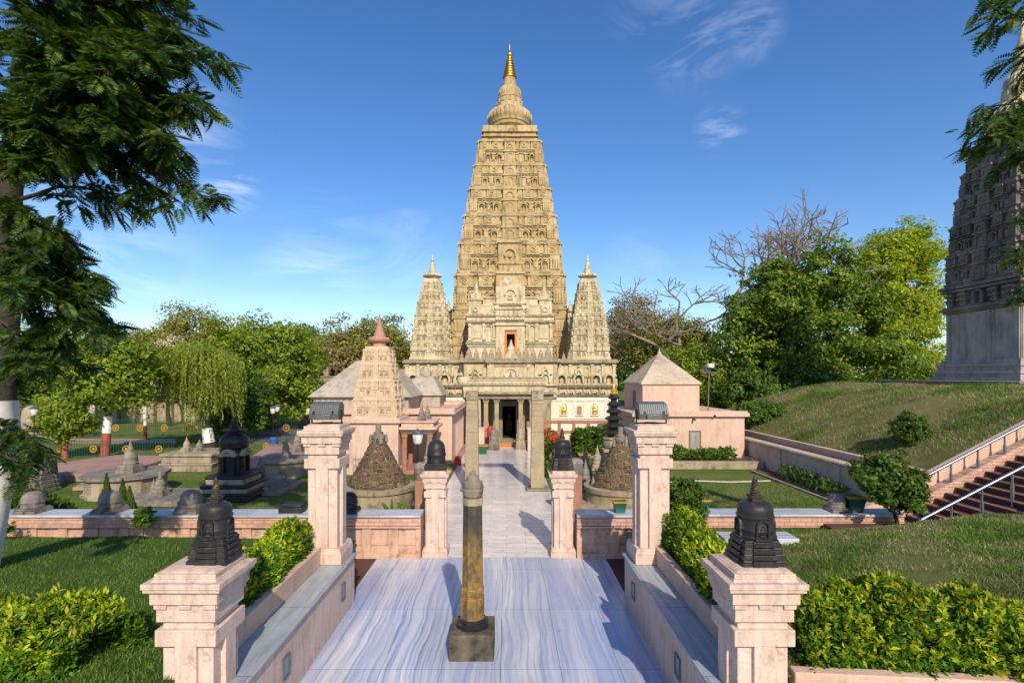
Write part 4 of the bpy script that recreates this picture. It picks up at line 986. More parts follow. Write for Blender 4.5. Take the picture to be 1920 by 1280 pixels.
SX, SY = -6.75, 28.3
rt = thing('shrine', 'carved pale shrine with tapering spire and red finial left of the path', 'shrine', (SX, SY, 0))
q = MB(); q.c(SX, SY, 0, 2.55, 2.5); q.c(SX, SY, 2.55, 2.62, 2.6); q.c(SX, SY, 2.62, 2.75, 2.78); q.c(SX, SY, 2.75, 2.85, 2.66); q.c(SX, SY, 0, .35, 2.7)
f_ = Frame((SX, SY-1.25, 0), (1,0,0), (0,-1,0)); f_.box(q, -.9, .9, .5, 2.3, .015)
q.build('wall', M['peach'], rt, bevel=.02)
tb_ = [(2.85, 1.12), (4.0, .99), (5.2, .80), (6.35, .62)]; bb = [2.85, 3.85, 4.8, 5.65, 6.35]
q = MB(); tower_body(q, SX, SY, tb_, bb, .75, False, 9); q.c(SX, SY, 6.35, 6.42, 1.36); q.c(SX, SY, 6.42, 6.55, 1.2)
M['shrine'] = stone('shrine_plaster', (.66,.52,.38), (.58,.43,.30), (.16,.10,.07), scale=1.1, streak=.45, bump=.3, fine=16)
sp = q.build('spire', [M['shrine'], M['shrine']], rt, smooth=0)
q = MB(); z = 6.55; s = .36
q.lathe(SX, SY, [(1.0*s,z),(1.0*s,z+.6*s),(1.5*s,z+.8*s),(1.6*s,z+1.1*s,.04),(1.3*s,z+1.4*s,.04),(.85*s,z+1.5*s),(.8*s,z+2*s),(.65*s,z+2.1*s),(.6*s,z+2.7*s),(.45*s,z+2.8*s),(.4*s,z+3.5*s),(.25*s,z+3.6*s),(.2*s,z+4.4*s),(.1*s,z+4.5*s),(.02,z+5*s)], 36, ribn=18)
q.build('finial', M['redcap'], sp, smooth=32)
rt = thing('pavilion', 'small open pavilion with flat stepped roof attached beside the carved shrine', 'pavilion', (-4.6, 28.2, 0))
q = MB(); q.b(-5.45, -3.75, 27.3, 29.4, 2.05, 2.2); q.b(-5.5, -3.65, 27.2, 29.5, 2.2, 2.28); q.b(-5.46, -3.55, 27.0, 29.6, 2.28, 2.42); q.b(-5.4, -3.75, 27.25, 29.4, 2.42, 2.62); q.b(-5.46, -3.65, 27.15, 29.5, 2.62, 2.7); q.build('roof', M['peach'], rt, bevel=.02)
for x in (-5.25, -3.95):
    for y in (27.5, 29.2):
        q = MB(); q.c(x, y, .2, 2.05, .22); q.c(x, y, 1.85, 2.048, .3); q.build('column', M['redstone'], rt, bevel=.01)
q = MB(); q.b(-5.4, -3.7, 27.2, 29.5, 0, .2); q.build('floor', M['redstone'], rt)
plain_stupa(-4.42, 27.75, 2.7, .85, .42, 'small dark stupa on the pavilion roof nearest its corner', 'dark', group='stupas on the pavilion roof')
plain_stupa(-4.28, 28.85, 2.7, .8, .42, 'small brown stupa on the pavilion roof behind the other', 'grey', group='stupas on the pavilion roof')

# ------------------------------------------------------------------ right pink building
rt = thing('pink_house', 'plain pink house with raised square room under a pyramid roof right of the path', 'building', (10.5, 30.7, 0))
rx0, rx1, ry0, ry1 = 7.35, 13.65, 30.6, 37.5
q = MB(); q.b(rx0, rx1, ry0, ry1, 0, 2.68); q.b(rx0-.02, rx1+.02, ry0-.03, ry0, 0, .18); q.b(8.0, 11.35, 31.4, 36.2, 2.85, 4.6); q.build('wall', M['peach'], rt, bevel=.02)
q = MB(); q.b(rx0-.18, rx1+.22, ry0-.18, ry1+.2, 2.682, 2.90)
q.b(rx0-.1, rx1+.14, ry0-.1, ry0+.14, 2.9, 3.0)
q.build('parapet', M['peach'], rt, bevel=.02)
q = MB(); pyr(q, 7.9, 11.45, 31.3, 36.3, 4.602, 6.45, .12, .16); q.lathe(9.675, 33.8, [(.1,6.4),(.13,6.48),(.04,6.6),(.02,6.8)], 8); q.b(7.9, 11.45, 31.3, 36.3, 4.5, 4.604); q.build('pyramid_roof', M['roof'], rt, bevel=.02)
wx = X_(1303, 30.6)
q = MB(); 
for a in ((-.34,-.27,-.62,.62),(.27,.34,-.62,.62),(-.27,.27,.55,.62),(-.27,.27,-.62,-.55)): q.b(wx+a[0], wx+a[1], 30.55, 30.68, 1.26+a[2], 1.26+a[3])
wn = q.build('window', M['wood'], rt)
q = MB()
for i in range(5): q.b(wx-.265+i*.107, wx-.265+i*.107+.095, 30.575, 30.598, .72, 1.80)
q.build('shutter', M['greyblock'], wn)
q = MB(); q.b(7.985, 8.0, 33.0, 33.8, 3.0, 4.1); q.build('window', M['wood'], rt)
for x, z in ((X_(1302, 30.4), 2.55), (X_(1340, 30.4), 2.78)):
    q = MB(); q.tube([(x, 30.6, z), (x, 30.3, z-.03)], .05, 8); q.build('spout', M['iron'], rt)
q = MB(); q.tube([(X_(1330,31), 31.2, 2.9), (X_(1332,31), 31.2, 5.2)], .035, 8)
fl = thing('roof_floodlight', 'floodlight on a rusty pole standing on the pink house roof', 'floodlight', (X_(1330,31), 31.2, 2.9))
q.build('pole', M['wood'], fl)
q = MB(); q.b(11.35, 12.45, 31.12, 31.28, 5.2, 5.25); q.build('crossbar', M['lampgrey'], fl)
q = MB(); q.fr(11.75, 31.2, 5.28, 5.66, .25, .5, .3, .45); q.build('lamp_head', M['lampgrey'], fl, bevel=.02)
q = MB(); q.lathe(11.85, 31.0, [(.2,5.5),(.22,5.6),(.2,5.72)], 14); q.build('lens', M['bulb'], fl)

# ------------------------------------------------------------------ rubble mounds
def mound(x, y, rb, zt, label, seed):
    rnd = random.Random(seed)
    rt = thing('rubble_stupa', label, 'stupa', (x, y, 0), 'conical stupas of rough masonry')
    q = MB(); q.lathe(x, y, [(rb*1.12, 0), (rb*1.12, .66), (rb*1.18, .68), (rb*1.2, .84), (rb*1.1, .86)], 40); q.build('base_drum', M['greylit'], rt, smooth=30)
    n, m = 44, 30; prof = []
    verts = []; faces = []
    for j in range(m+1):
        f = j/m; z = .86+(zt-.86)*f; fs = (j-j%3+(j%3)*.45)/m; r = rb*(1-.86*fs**.88)*(1 if f < .97 else .8)
        for i in range(n):
            a = 2*math.pi*i/n; k = 1+.06*rnd.uniform(-1, 1)
            verts.append((x+r*k*math.cos(a), y+r*k*math.sin(a), z))
    for j in range(m):
        for i in range(n): faces.append((j*n+i, j*n+(i+1)%n, (j+1)*n+(i+1)%n, (j+1)*n+i))
    mb = MB(); mb.v = verts; mb.f = faces + [tuple(m*n+i for i in range(n))]
    mb.build('cone', M['rubble'], rt, smooth=60)
    q = MB(); q.lathe(x, y, [(rb*.22, zt-.1), (rb*.24, zt+.02), (rb*.15, zt+.06), (rb*.17, zt+.12), (rb*.1, zt+.16), (rb*.09, zt+.42), (rb*.04, zt+.45)], 12); q.build('cap', M['grey'], rt)
    for a in (30, 120, 210, 300):
        xx, yy = x+rb*.27*math.cos(R(a)), y+rb*.27*math.sin(R(a)); q = MB(); q.lathe(xx, yy, [(.07, zt-.28), (.06, zt-.1), (.01, zt+.1)], 6); q.build('pinnacle', M['grey'], rt)
mound(-4.93, 20.5, 1.16, 2.72, 'cone of rough brown masonry on a round drum left of the path', 1)
mound(4.35, 20.4, 1.16, 2.62, 'cone of rough brown masonry partly hidden behind the tall right pillar', 2)
q = MB(); q.lathe(3.75, 20.0, [(1.9, 0), (1.9, .22), (1.8, .24)], 40)
tag(q.build('round_kerb', M['greylit'], None, (3.75, 20, 0)), 'low curved stone kerb around the right masonry cone', 'kerb')
# pagoda-like stack on a rough pedestal
PX, PY = X_(1151, 23.5), 23.5
rt = thing('tiered_pagoda', 'black many tiered stone pagoda with gilded tip on a rough pedestal', 'pagoda', (PX, PY, 0))
q = MB(); q.fr(PX, PY, 0, .7, 1.6, 1.35); q.c(PX, PY, .7, .82, 1.45); q.fr(PX, PY, .82, 1.7, 1.05, .85); q.c(PX, PY, 1.7, 1.84, 1.1); q.lathe(PX, PY, [(.42,1.84),(.5,2.0),(.45,2.2),(.5,2.25),(.5,2.33)], 16); q.build('pedestal', M['greylit'], rt, bevel=.03)
q = MB(); z = 2.33; prof = []
for i in range(6):
    r_ = .46-.045*i; prof += [(r_*.55, z), (r_*.6, z+.10), (r_*1.05, z+.15), (r_*1.08, z+.20), (r_*.75, z+.29)]; z += .31
q.lathe(PX, PY, prof, 12); q.build('tiers', M['black'], rt, smooth=30)
q = MB(); q.lathe(PX, PY, [(.15,z-.02),(.22,z+.04),(.12,z+.1),(.16,z+.18),(.06,z+.28),(.01,z+.48)], 12); q.build('tip', M['goldpaint'], rt)
for i, (px, y, h, w, mm, lab) in enumerate(((1178, 21.6, 1.9, .8, 'greylit', 'weathered buff stupa just left of the tall right pillar behind the cone'),
        (1128, 22.2, 1.7, .7, 'grey', 'grey stupa standing beside the tiered pagoda pedestal'), (1098, 24.5, 1.2, .55, 'grey', 'small grey stupa at the edge of the red flower bed'))):
    plain_stupa(X_(px, y), y, 0, h, w, lab, mm)

for px, y, h, w, mm, lab in ((1112, 20.2, 1.25, .6, 'dark', 'dark stupa at the left edge of the right masonry cone'), (1135, 24.6, 1.5, .7, 'grey', 'grey brown stupa behind the tiered pagoda pedestal on its left'),
        (1172, 25.5, 2.1, .85, 'grey', 'tall grey brown stupa behind the tiered pagoda, right of it'), (1098, 27.5, 1.5, .6, 'dark', 'black stupa at the end of the red flower bed'), (1120, 28.5, 1.3, .7, 'greylit', 'squat buff stupa in front of the green bed plants')):
    plain_stupa(X_(px, y), y, 0, h, w, lab, mm)
# low sandstone railing in front of the white temple wall
rt = thing('stone_railing', 'red sandstone railing of posts and crossbars before the white temple wall', 'railing', (5, 37, 0))
for i in range(7):
    q = MB(); x = 2.6+i*1.0; q.c(x, 36.5, 0, 1.75, .2); q.build('post', M['redstone'], rt, bevel=.01)
q = MB(); q.b(2.4, 8.8, 36.38, 36.62, 1.753, 1.98); q.build('coping', M['redstone'], rt, bevel=.02)
q = MB()
for z in (.45, 1.05): q.b(2.5, 8.7, 36.44, 36.56, z, z+.22)
q.build('crossbars', M['redstone'], rt)
for i, (px, y, h, lab) in enumerate(((1085, 34.8, 1.7, 'pale stone slab stele behind the red flowers'), (1100, 33, 1.4, 'squat buff stupa behind the flower bed near the railing'))):
    plain_stupa(X_(px, y), y, 0, h, .8, lab.replace('slab stele', 'stupa'), 'greylit')
# pedestals next to gate pillars
for px, y, lab in ((790, 17.6, 'reddish stone pedestal post behind the short left pillar'), (1080, 18.5, 'reddish stone pedestal post behind the short right pillar')):
    x = X_(px, y); rt = thing('pedestal', lab, 'pedestal', (x, y, 0))
    q = MB(); q.c(x, y, 0, .3, .5); q.c(x, y, .3, 1.6, .38); q.build('post', M['redstone'], rt, bevel=.02)
    q = MB(); q.lathe(x, y, [(.2,1.6),(.24,1.66),(.24,1.95),(.26,2.0),(.22,2.1),(.1,2.16)], 16); q.build('cap', M['dark'], rt)
plain_stupa(X_(803, 19.5), 19.5, 0, 3.0, .8, 'tall thin dark stupa behind the blunt left pillar stupa', 'dark')

def lantern(px, y, zt, label, group='lantern lamp posts', zb=0):
    x = X_(px, y); rt = thing('lamp_post', label, 'lamp post', (x, y, zb), group)
    q = MB(); q.tube([(x,y,zb),(x,y,zb+.5),(x,y,zb+.52),(x,y,zt-.55)], [.07,.06,.035,.03], 8); q.lathe(x, y, [(.12,zb),(.12,zb+.15),(.08,zb+.2)], 10); q.build('pole', M['iron'], rt)
    q = MB(); q.lathe(x, y, [(.10,zt-.55),(.15,zt-.5),(.19,zt-.22),(.17,zt-.2)], 8); q.build('lantern_glass', M['bulb'], rt)
    q = MB(); q.lathe(x, y, [(.2,zt-.2),(.21,zt-.17),(.12,zt-.06),(.04,zt-.03),(.02,zt)], 8); q.build('lantern_cap', M['lampgrey'], rt)
lantern(783, 19.0, Z_(803, 19), 'pale lantern lamp post in front of the pavilion')
lantern(512, 36, Z_(760, 36), 'black lantern lamp post at the edge of the grey paving, left of a pair')
lantern(520, 38, Z_(757, 38), 'black lantern lamp post at the edge of the grey paving, right of a pair')
lantern(64, 30, Z_(760, 30), 'black lantern lamp post beside the domed ruins at the far left')

# ------------------------------------------------------------------ iron fences
def fence(p0, p1, h, m, label, step=.16, post=2.4, wheels=0, z=0):
    p0 = Vector(p0); p1 = Vector(p1); L = (p1-p0).length; d_ = (p1-p0)/L
    rt = thing('iron_fence', label, 'fence', (p0.x, p0.y, z))
    q = MB()
    for i in range(int(L/step)+1):
        p = p0+d_*(i*step); q.tube([(p.x,p.y,z),(p.x,p.y,z+h)], .011, 4)
    for zz in (.12, .88): q.tube([(p0.x,p0.y,z+h*zz),(p1.x,p1.y,z+h*zz)], .016, 4)
    q.build('bars', M[m], rt)
    if wheels:
        for i in range(wheels):
            p = p0+d_*(L*(i+.5)/wheels); f_ = Frame((p.x,p.y-.05,0), (1,0,0), (0,-1,0)); q = MB()
            f_.ring(q, 0, z+h*.5, h*.15, h*.19, .05, 0, 0, 360, 14); f_.disc(q, 0, z+h*.5, h*.06, .05, 0, 8)
            for a in range(4): 
                ca, sa = math.cos(a*math.pi/4), math.sin(a*math.pi/4)
                q.tube([f_.pt(-ca*h*.16, z+h*.5-sa*h*.16, .02), f_.pt(ca*h*.16, z+h*.5+sa*h*.16, .02)], .016, 4)
            q.build('wheel_emblem', M['yellow'], rt)
fence((X_(85, 32.5), 32.5, 0), (X_(330, 32.5), 32.5, 0), 1.15, 'fencegreen', 'long green iron fence along the garden edge, nearer of the two', wheels=4)
fence((X_(150, 44), 44, 0), (X_(560, 44), 44, 0), 1.5, 'fencegreen', 'green iron fence with yellow wheel emblems farther behind the painted trunks', wheels=9)
fence((X_(440, 34), 34, 0), (X_(560, 34), 34, 0), 1.1, 'fencegreen', 'green iron fence in front of the grey paving', wheels=3)
fence((-7.6, 26.4, 0), (-6.0, 26.4, 0), 1.0, 'iron', 'short black iron fence beside the conical masonry stupa', .13)

# ------------------------------------------------------------------ hill edge: brick wall, kerb, planter
rt = thing('brick_wall', 'whitewashed brick retaining wall at the foot of the grassy hill', 'wall', (14, 25, 0))
q = MB(); q.b(13.9, 14.2, 17.2, 31.5, 0, 1.30)
for y in (22.2, 27): q.b(13.83, 13.9, y, y+.35, 0, 1.3)
q.build('wall', M['brickwhite'], rt)
q = MB(); q.b(13.84, 14.28, 17.2, 31.5, 1.303, 1.42)
for i in range(88): q.b(13.80, 13.84, 17.25+i*.162, 17.25+i*.162+.11, 1.32, 1.405)
q.build('coping', M['brickwhite'], rt, bevel=.01)
q = MB(); q.b(14.95, 15.2, 17.0, 42, .6, 1.62)
tag(q.build('hill_kerb', M['peach'], None, (15, 25, .6), bevel=.02), 'long pink kerb running along the hill foot above the brick wall', 'kerb')
sheet('ground_strip', 14.2, 14.95, 17, 40, M['soil'], lambda x, y: 1.31+.04*wob(x*3, y*2))
q = MB(); q.b(7.2, 13.8, 28.6, 28.9, 0, .42); q.b(13.5, 13.8, 28.9, 30.5, 0, .419)
tag(q.build('planter_kerb', M['greylit'], None, (10.5, 28.7, 0), bevel=.02), 'stained stone kerb of the flower bed before the pink house', 'kerb')
sheet('soil_bed', 7.2, 13.5, 28.9, 30.57, M['soil'], lambda x, y: .33+.03*wob(x*3,y*3))
sheet('soil_bed', 12.9, 13.9, 17.2, 28.4, M['soil'], lambda x, y: .035+.02*wob(x*3,y*3))
q = MB(); q.b(12.78, 12.9, 17.2, 28.0, 0, .09)
tag(q.build('garden_edging', M['greylit'], None, (12.8, 22, 0)), 'thin stone edging strip along the right sunken lawn', 'edging')
q = MB(); q.tube([(X_(1240, 24), 24.6, .30), (7.6, 24.9, .06), (9, 25.3, .04), (10.5, 25.0, .045), (12.5, 25.3, .04)], .025, 6)
tag(q.build('garden_hose', M['whitepaint'], None, (9, 25, 0)), 'pale garden hose lying across the right sunken lawn', 'hose')

# ------------------------------------------------------------------ stairs with steel handrails
rt = thing('staircase', 'maroon stone staircase climbing the hill at the far right', 'staircase', (11.4, 15, 0))
q = MB(); run, rise, n = .32, .168, 26
for i in range(n): q.b(11.6+i*run, 11.6+n*run+1, 13.0, 16.75, i*rise if i else 0, (i+1)*rise-.0)
q2 = MB()
for i in range(n): q2.b(11.55+i*run, 11.6+i*run+.06, 12.98, 16.77, (i+1)*rise-.035, (i+1)*rise+.004)
q.build('steps', M['maroon'], rt); q2.build('nosing', M['redstone'], rt, bevel=.01)
q = MB(); k = len(q.v)
sx0, sx1 = 11.2, 20.2; zz = lambda x: max(.15, (x-11.6)/run*rise+.35)
q.quadbox([(sx0,16.8,-.3),(sx1,16.8,zz(sx1)-1.2),(sx1,17.25,zz(sx1)-1.2),(sx0,17.25,-.3),(sx0,16.8,zz(sx0)),(sx1,16.8,zz(sx1)),(sx1,17.25,zz(sx1)),(sx0,17.25,zz(sx0))])
q.build('side_wall', M['brickfront'], rt, bevel=.08)
q = MB(); q.quadbox([(sx0,17.3,-.3),(sx1,17.3,zz(sx1)-1.2),(sx1,17.6,zz(sx1)-1.2),(sx0,17.6,-.3),(sx0,17.3,zz(sx0)+.35),(sx1,17.3,zz(sx1)+.35),(sx1,17.6,zz(sx1)+.35),(sx0,17.6,zz(sx0)+.35)])
q.build('edge_wall', M['peach'], rt, bevel=.03)
def rail(y, x0, x1, label):
    r0 = thing('handrail', label, 'handrail', (x0, y, 0), 'steel handrails on the staircase')
    zb = lambda x: max(0, (x-11.6)/run*rise)
    q = MB(); q.tube([(x0, y, zb(x0)+.95), (x1, y, zb(x1)+.95)], .045, 10); q.build('rail', M['steel'], r0)
    n_ = int((x1-x0)/.85)
    for i in range(n_+1):
        x = x0+.08+i*.85
        q = MB(); q.tube([(x,y,zb(x)-.05),(x,y,zb(x)+.93)], .028, 8); q.tube([(x,y,zb(x)+.28),(x,y,zb(x)+.62)], .045, 8); q.tube([(x,y,zb(x)+.0),(x,y,zb(x)+.05)], .06, 8); q.build('post', M['steel'], r0)
rail(16.9, 12.3, 19.5, 'shiny steel handrail along the far side of the stairs')
rail(14.9, 11.5, 19.5, 'shiny steel handrail along the middle of the stairs')
rail(13.1, 11.7, 19.5, 'shiny steel handrail along the near side of the stairs')

# ------------------------------------------------------------------ dark tower on the hill
DXc, DYc = 29.4, 30.4
rt = thing('dark_temple_tower', 'blackened carved stone tower standing on the grassy hill at the right edge', 'tower', (DXc, DYc, 4.4))
q = MB(); q.c(DXc+1, DYc, 3.2, 4.62, 11.5, 9.5); q.c(DXc+1, DYc, 4.62, 4.75, 11.7, 9.7); q.build('terrace', M['grey'], rt, bevel=.03)
q = MB(); 
for z0, z1, wd in ((4.75,4.95,5.9),(4.95,5.15,5.6),(5.15,5.3,5.75),(5.3,5.55,5.35),(5.55,5.7,5.5),(5.7,5.95,5.1)): q.c(DXc, DYc, z0, z1, wd)
q.c(DXc, DYc, 5.95, 8.75, 4.75)
for a in range(4):
    N = Vector((math.sin(a*math.pi/2), -math.cos(a*math.pi/2), 0)); Rt = Vector((math.cos(a*math.pi/2), math.sin(a*math.pi/2), 0)); f_ = Frame(Vector((DXc,DYc,0))+N*2.375, Rt, N)
    for u in (-2.2, -.75, .75, 2.2): f_.box(q, u-.13, u+.13, 5.95, 8.7, .05)
    f_.box(q, -.7, .7, 5.95, 8.7, .16)
q.build('base_block', M['greyblock'], rt, smooth=0)
q = MB(); q.c(DXc, DYc, 8.753, 8.9, 5.0); q.c(DXc, DYc, 8.9, 9.05, 5.25); q.c(DXc, DYc, 9.05, 9.15, 5.05)
for a in range(4):
    N = Vector((math.sin(a*math.pi/2), -math.cos(a*math.pi/2), 0)); Rt = Vector((math.cos(a*math.pi/2), math.sin(a*math.pi/2), 0)); f_ = Frame(Vector((DXc,DYc,0))+N*2.36, Rt, N)
    for u in (-1.9, -1.0, 1.0, 1.9):
        f_.box(q, u-.16, u+.16, 9.15, 9.95, .22); f_.box(q, u-.26, u+.26, 9.45, 9.56, .34); f_.box(q, u-.26, u+.26, 9.75, 9.86, .34)
    f_.arch(q, 0, 9.15, .4, .7, .14, .25)
q.c(DXc, DYc, 9.15, 10.0, 4.72); q.c(DXc, DYc, 10.0, 10.15, 5.2); q.c(DXc, DYc, 10.2, 10.36, 5.35); q.c(DXc, DYc, 10.1, 10.5, 4.9)
tb_ = [(10.5, 2.3), (12.5, 2.2), (15, 2.0), (17, 1.72), (18.4, 1.5)]; bb = [10.5, 12.3, 14.0, 15.6, 17.1, 18.4]
tower_body(q, DXc, DYc, tb_, bb, 1.5, True, 4)
q.c(DXc, DYc, 18.4, 18.65, 3.2)
tw = q.build('tower_body', [M['dark'], M['dark']], rt, smooth=0)
o, zf = ribbed_finial(DXc, DYc, 18.65, .75, 'finial', M['terrace'], tw)
q = MB(); q.lathe(DXc, DYc, [(.4,zf-.02),(.45,zf+.2),(.3,zf+.6),(.32,zf+.8),(.12,zf+1.6),(.02,zf+2.6)], 16); q.build('spire', M['terrace'], o)

# ------------------------------------------------------------------ left garden
def octa(x, y, r, z0, z1, n=8): return [(x+r*math.cos(2*math.pi*i/n+.2), y+r*math.sin(2*math.pi*i/n+.2)) for i in range(n)]
def round_platform(x, y, r, h, label, m='greylit', n=32, steps=1):
    rt = thing('round_platform', label, 'platform', (x, y, 0), 'old stupa platforms in the left garden')
    q = MB(); q.lathe(x, y, [(r*1.02, 0), (r*1.02, h*.15), (r*.95, h*.2), (r*.95, h*.8), (r*1.0, h*.84)], n); q.build('drum', M[m], rt, smooth=30)
    q = MB(); q.lathe(x, y, [(r*1.0, h*.84), (r*1.05, h*.87), (r*1.05, h), (r*.98, h*1.01)], n); q.build('top_slab', M['grey'], rt, smooth=30)
    return rt
def pl(px, Y): return X_(px, Y)
x, y = pl(238, 22.8), 22.8
round_platform(x, y, 1.55, .9, 'octagonal pale stone platform with a dark stupa on top in the left garden', n=10)
plain_stupa(x+.15, y, .91, 1.35, .78, 'dark stone stupa on the octagonal platform', 'grey')
q = MB(); q.poly([(pl(250,20.5),20.5),(pl(345,20.5),20.3),(pl(372,22.5),22.8),(pl(262,23),23)], 0, .22)
tag(q.build('stone_slab', M['grey'], None, (pl(300,21.5), 21.5, 0), bevel=.02), 'low flat grey slab beside the octagonal platform', 'slab')
plain_stupa(pl(300, 21.4), 21.4, .22, 1.0, .55, 'rough brown stupa on the low slab, taller of two', 'grey'); plain_stupa(pl(285, 21.2), 21.3, .22, .7, .36, 'rough brown stump on the low slab, shorter of two', 'grey')
x, y = pl(536, 27), 27
round_platform(x, y, 1.18, .85, 'round pale platform with small stupa near the tall left pillar')
plain_stupa(x, y, .86, 1.1, .5, 'small dark stupa on the round platform', 'grey')
x, y = pl(488, 23.6), 23.6
rt = thing('stepped_base', 'low circular stepped stone base with broken stupa in the left garden', 'platform', (x, y, 0), 'old stupa platforms in the left garden')
q = MB(); q.c(x, y, 0, .12, 2.9, 2.6); q.lathe(x, y, [(1.25,.12),(1.25,.3),(1.05,.3),(1.05,.48),(.85,.5)], 32); q.build('steps', M['grey'], rt, smooth=30)
plain_stupa(x, y, .5, .95, .6, 'worn dark stupa on the circular stepped base', 'dark')
x0_, y0_ = pl(352, 28), 28
rt = thing('square_platform', 'square pale stone platform with two tiny stupas beside the willow', 'platform', (x0_, y0_, 0), 'old stupa platforms in the left garden')
q = MB(); q.c(x0_, y0_+1, 0, .35, 2.7, 2.4); q.c(x0_, y0_+1, .35, .45, 2.8, 2.5); q.c(x0_, y0_+1, .45, .8, 2.6, 2.3); q.c(x0_, y0_+1, .8, .95, 2.75, 2.45); q.build('block', M['greylit'], rt, bevel=.03)
plain_stupa(pl(346, 28.6), 28.8, .95, .8, .5, 'tiny buff stupa on the square platform, left one', 'greylit'); plain_stupa(pl(372, 28.8), 28.9, .95, .65, .5, 'tiny dark stupa on the square platform, right one', 'grey')
# large black stupa on stepped pedestal
x, y = pl(430, 21.8), 22.2
rt = thing('pedestal', 'stepped striped stone pedestal under the large black stupa in the left garden', 'pedestal', (x, y, 0))
q = MB(); q.c(x, y, 0, .22, 2.2); q.c(x, y, .22, .32, 2.1); q.c(x, y, .48, .62, 1.85); q.c(x, y, .84, .98, 1.6); q.build('dark_courses', M['black'], rt, bevel=.03)
q = MB(); q.c(x, y, .32, .48, 1.95); q.c(x, y, .62, .84, 1.55); q.build('pale_courses', M['greylit'], rt, bevel=.03)
rt = thing('large_stupa', 'large black stupa with bulging dome and ringed spire on a stepped pedestal', 'stupa', (x, y, .98))
q = MB(); q.c(x, y, .98, 1.98, .78); f_ = [Frame(Vector((x,y,0))+Vector((math.sin(a),-math.cos(a),0))*.39, (math.cos(a),math.sin(a),0), (math.sin(a),-math.cos(a),0)) for a in (0,math.pi/2,math.pi,3*math.pi/2)]
for g in f_: g.arch(q, 0, 1.0, .34, .75, .08, .16); g.box(q, -.30, .30, .98, 1.06, .2)
q.build('drum', M['black'], rt, bevel=.01)
q = MB()
for g in f_: g.box(q, -.36, .36, 1.75, 1.86, .22); g.ring(q, 0, 1.72, .18, .32, .19, 0, 0, 180, 8)
q.build('niche_hood', M['greylit'], rt)
q = MB(); q.lathe(x, y, [(.40,1.98),(.54,2.05),(.58,2.25),(.56,2.42),(.44,2.56),(.2,2.62)], 28); q.build('dome', M['black'], rt)
q = MB(); q.lathe(x, y, [(.2,2.6),(.22,2.68),(.44,2.72),(.45,2.78),(.2,2.84)], 20); q.lathe(x, y, [(.17,2.84),(.18,2.92),(.13,2.94),(.14,3.02),(.1,3.04),(.11,3.12),(.08,3.14),(.08,3.3)], 12); q.build('spire', M['black'], rt)
q = MB(); q.ell((x, y, 3.38), (.07,.07,.13), 10, 8); q.build('tip', M['greylit'], rt)
# pink walkways
q = MB(); q.poly([(pl(85,25.5),25.0),(pl(215,25.5),25.4),(pl(310,30),31.2),(pl(205,31),31.5),(pl(60,27.5),27.0)], 0, .36)
tag(q.build('paved_platform', M['pave'], None, (pl(180,28), 28, 0), bevel=.03), 'raised pink sandstone walkway in the left garden, higher of two', 'platform')
q = MB(); q.poly([(pl(110,22.5),23.2),(pl(190,23),23.4),(pl(300,28.6),28.8),(pl(258,29),29.4),(pl(165,25),25.0)], 0, .17)
tag(q.build('paved_platform', M['pave'], None, (pl(200,26), 26, 0), bevel=.03), 'lower pink sandstone walkway step in front of the raised one', 'platform')
q = MB(); q.poly([(pl(468,29),29.0),(pl(600,29),29.0),(pl(600,35),35),(pl(505,35),35)], 0, .55); q.poly([(pl(463,28.8),28.8),(pl(600,28.8),28.8),(pl(600,29.3),29.3),(pl(464,29.3),29.3)], 0, .2)
tag(q.build('paved_platform', M['pave'], None, (pl(520,31), 31, 0), bevel=.03), 'broad raised pink platform left of the tall left pillar', 'platform')
plain_stupa(pl(552, 31), 31.5, .55, 1.35, .72, 'dark stupa on the broad pink platform beside the tall pillar', 'dark')
# grey paved road, walls and ruins beyond
q = [(pl(440,40),40),(pl(625,40),40),(pl(640,56),56),(pl(520,56),56)]
mb = MB(); mb.poly(q, -.03, .02); mb.build('road', M['asphalt'], None, (0,0,0), kind='structure')
q = MB(); q.poly([(pl(90,40),40),(pl(330,40),40),(pl(330,42.5),42.5),(pl(90,42.5),42.5)], -.02, .03); q.build('path', M['pave'], None, (0,0,0), kind='structure')
def ruin(x, y, w, d_, h, label, name='stone_shrine', z=0):
    rt = thing(name, label, 'ruin', (x, y, z))
    q = MB(); q.c(x, y, z, z+h*.12, w*1.1, d_*1.1); q.c(x, y, z+h*.12, z+h*.2, w*1.02, d_*1.02); q.c(x, y, z+h*.2, z+h*.75, w*.9, d_*.9); q.c(x, y, z+h*.75, z+h*.85, w*1.05, d_*1.05); q.c(x, y, z+h*.85, z+h, w*.8, d_*.8)
    f_ = Frame((x, y-d_*.45, 0), (1,0,0), (0,-1,0))
    for i in range(5): f_.box(q, -w*.42+i*w*.21-.08, -w*.42+i*w*.21+.08, z+h*.2, z+h*.75, .08)
    q.build('block', M['greylit'], rt, bevel=.03)
    q = MB(); f_.box(q, -w*.1, w*.1, z+h*.25, z+h*.6, .03); q.build('niche', M['void'], rt)  # black panel on the wall face, painted as the shade of a niche
ruin(pl(588, 56), 57, 3.6, 3, 3.6, 'pale carved stone ruin beyond the grey paving')
for i, (px, w_, lab) in enumerate(((60, 1.5, 'domed pale ruin at far left, left of three'), (100, 2.0, 'tall domed pale ruin at far left, middle of three'), (142, 1.5, 'domed pale ruin at far left, right of three'))):
    dome_stupa(pl(px, 44), 44, 0, (2.6, 3.4, 2.6)[i], w_*1.1, lab, 'greylit')
rt = thing('garden_shelter', 'low pale stone shelter with flat roof on the far left lawn', 'shelter', (pl(270, 58), 58, 0))
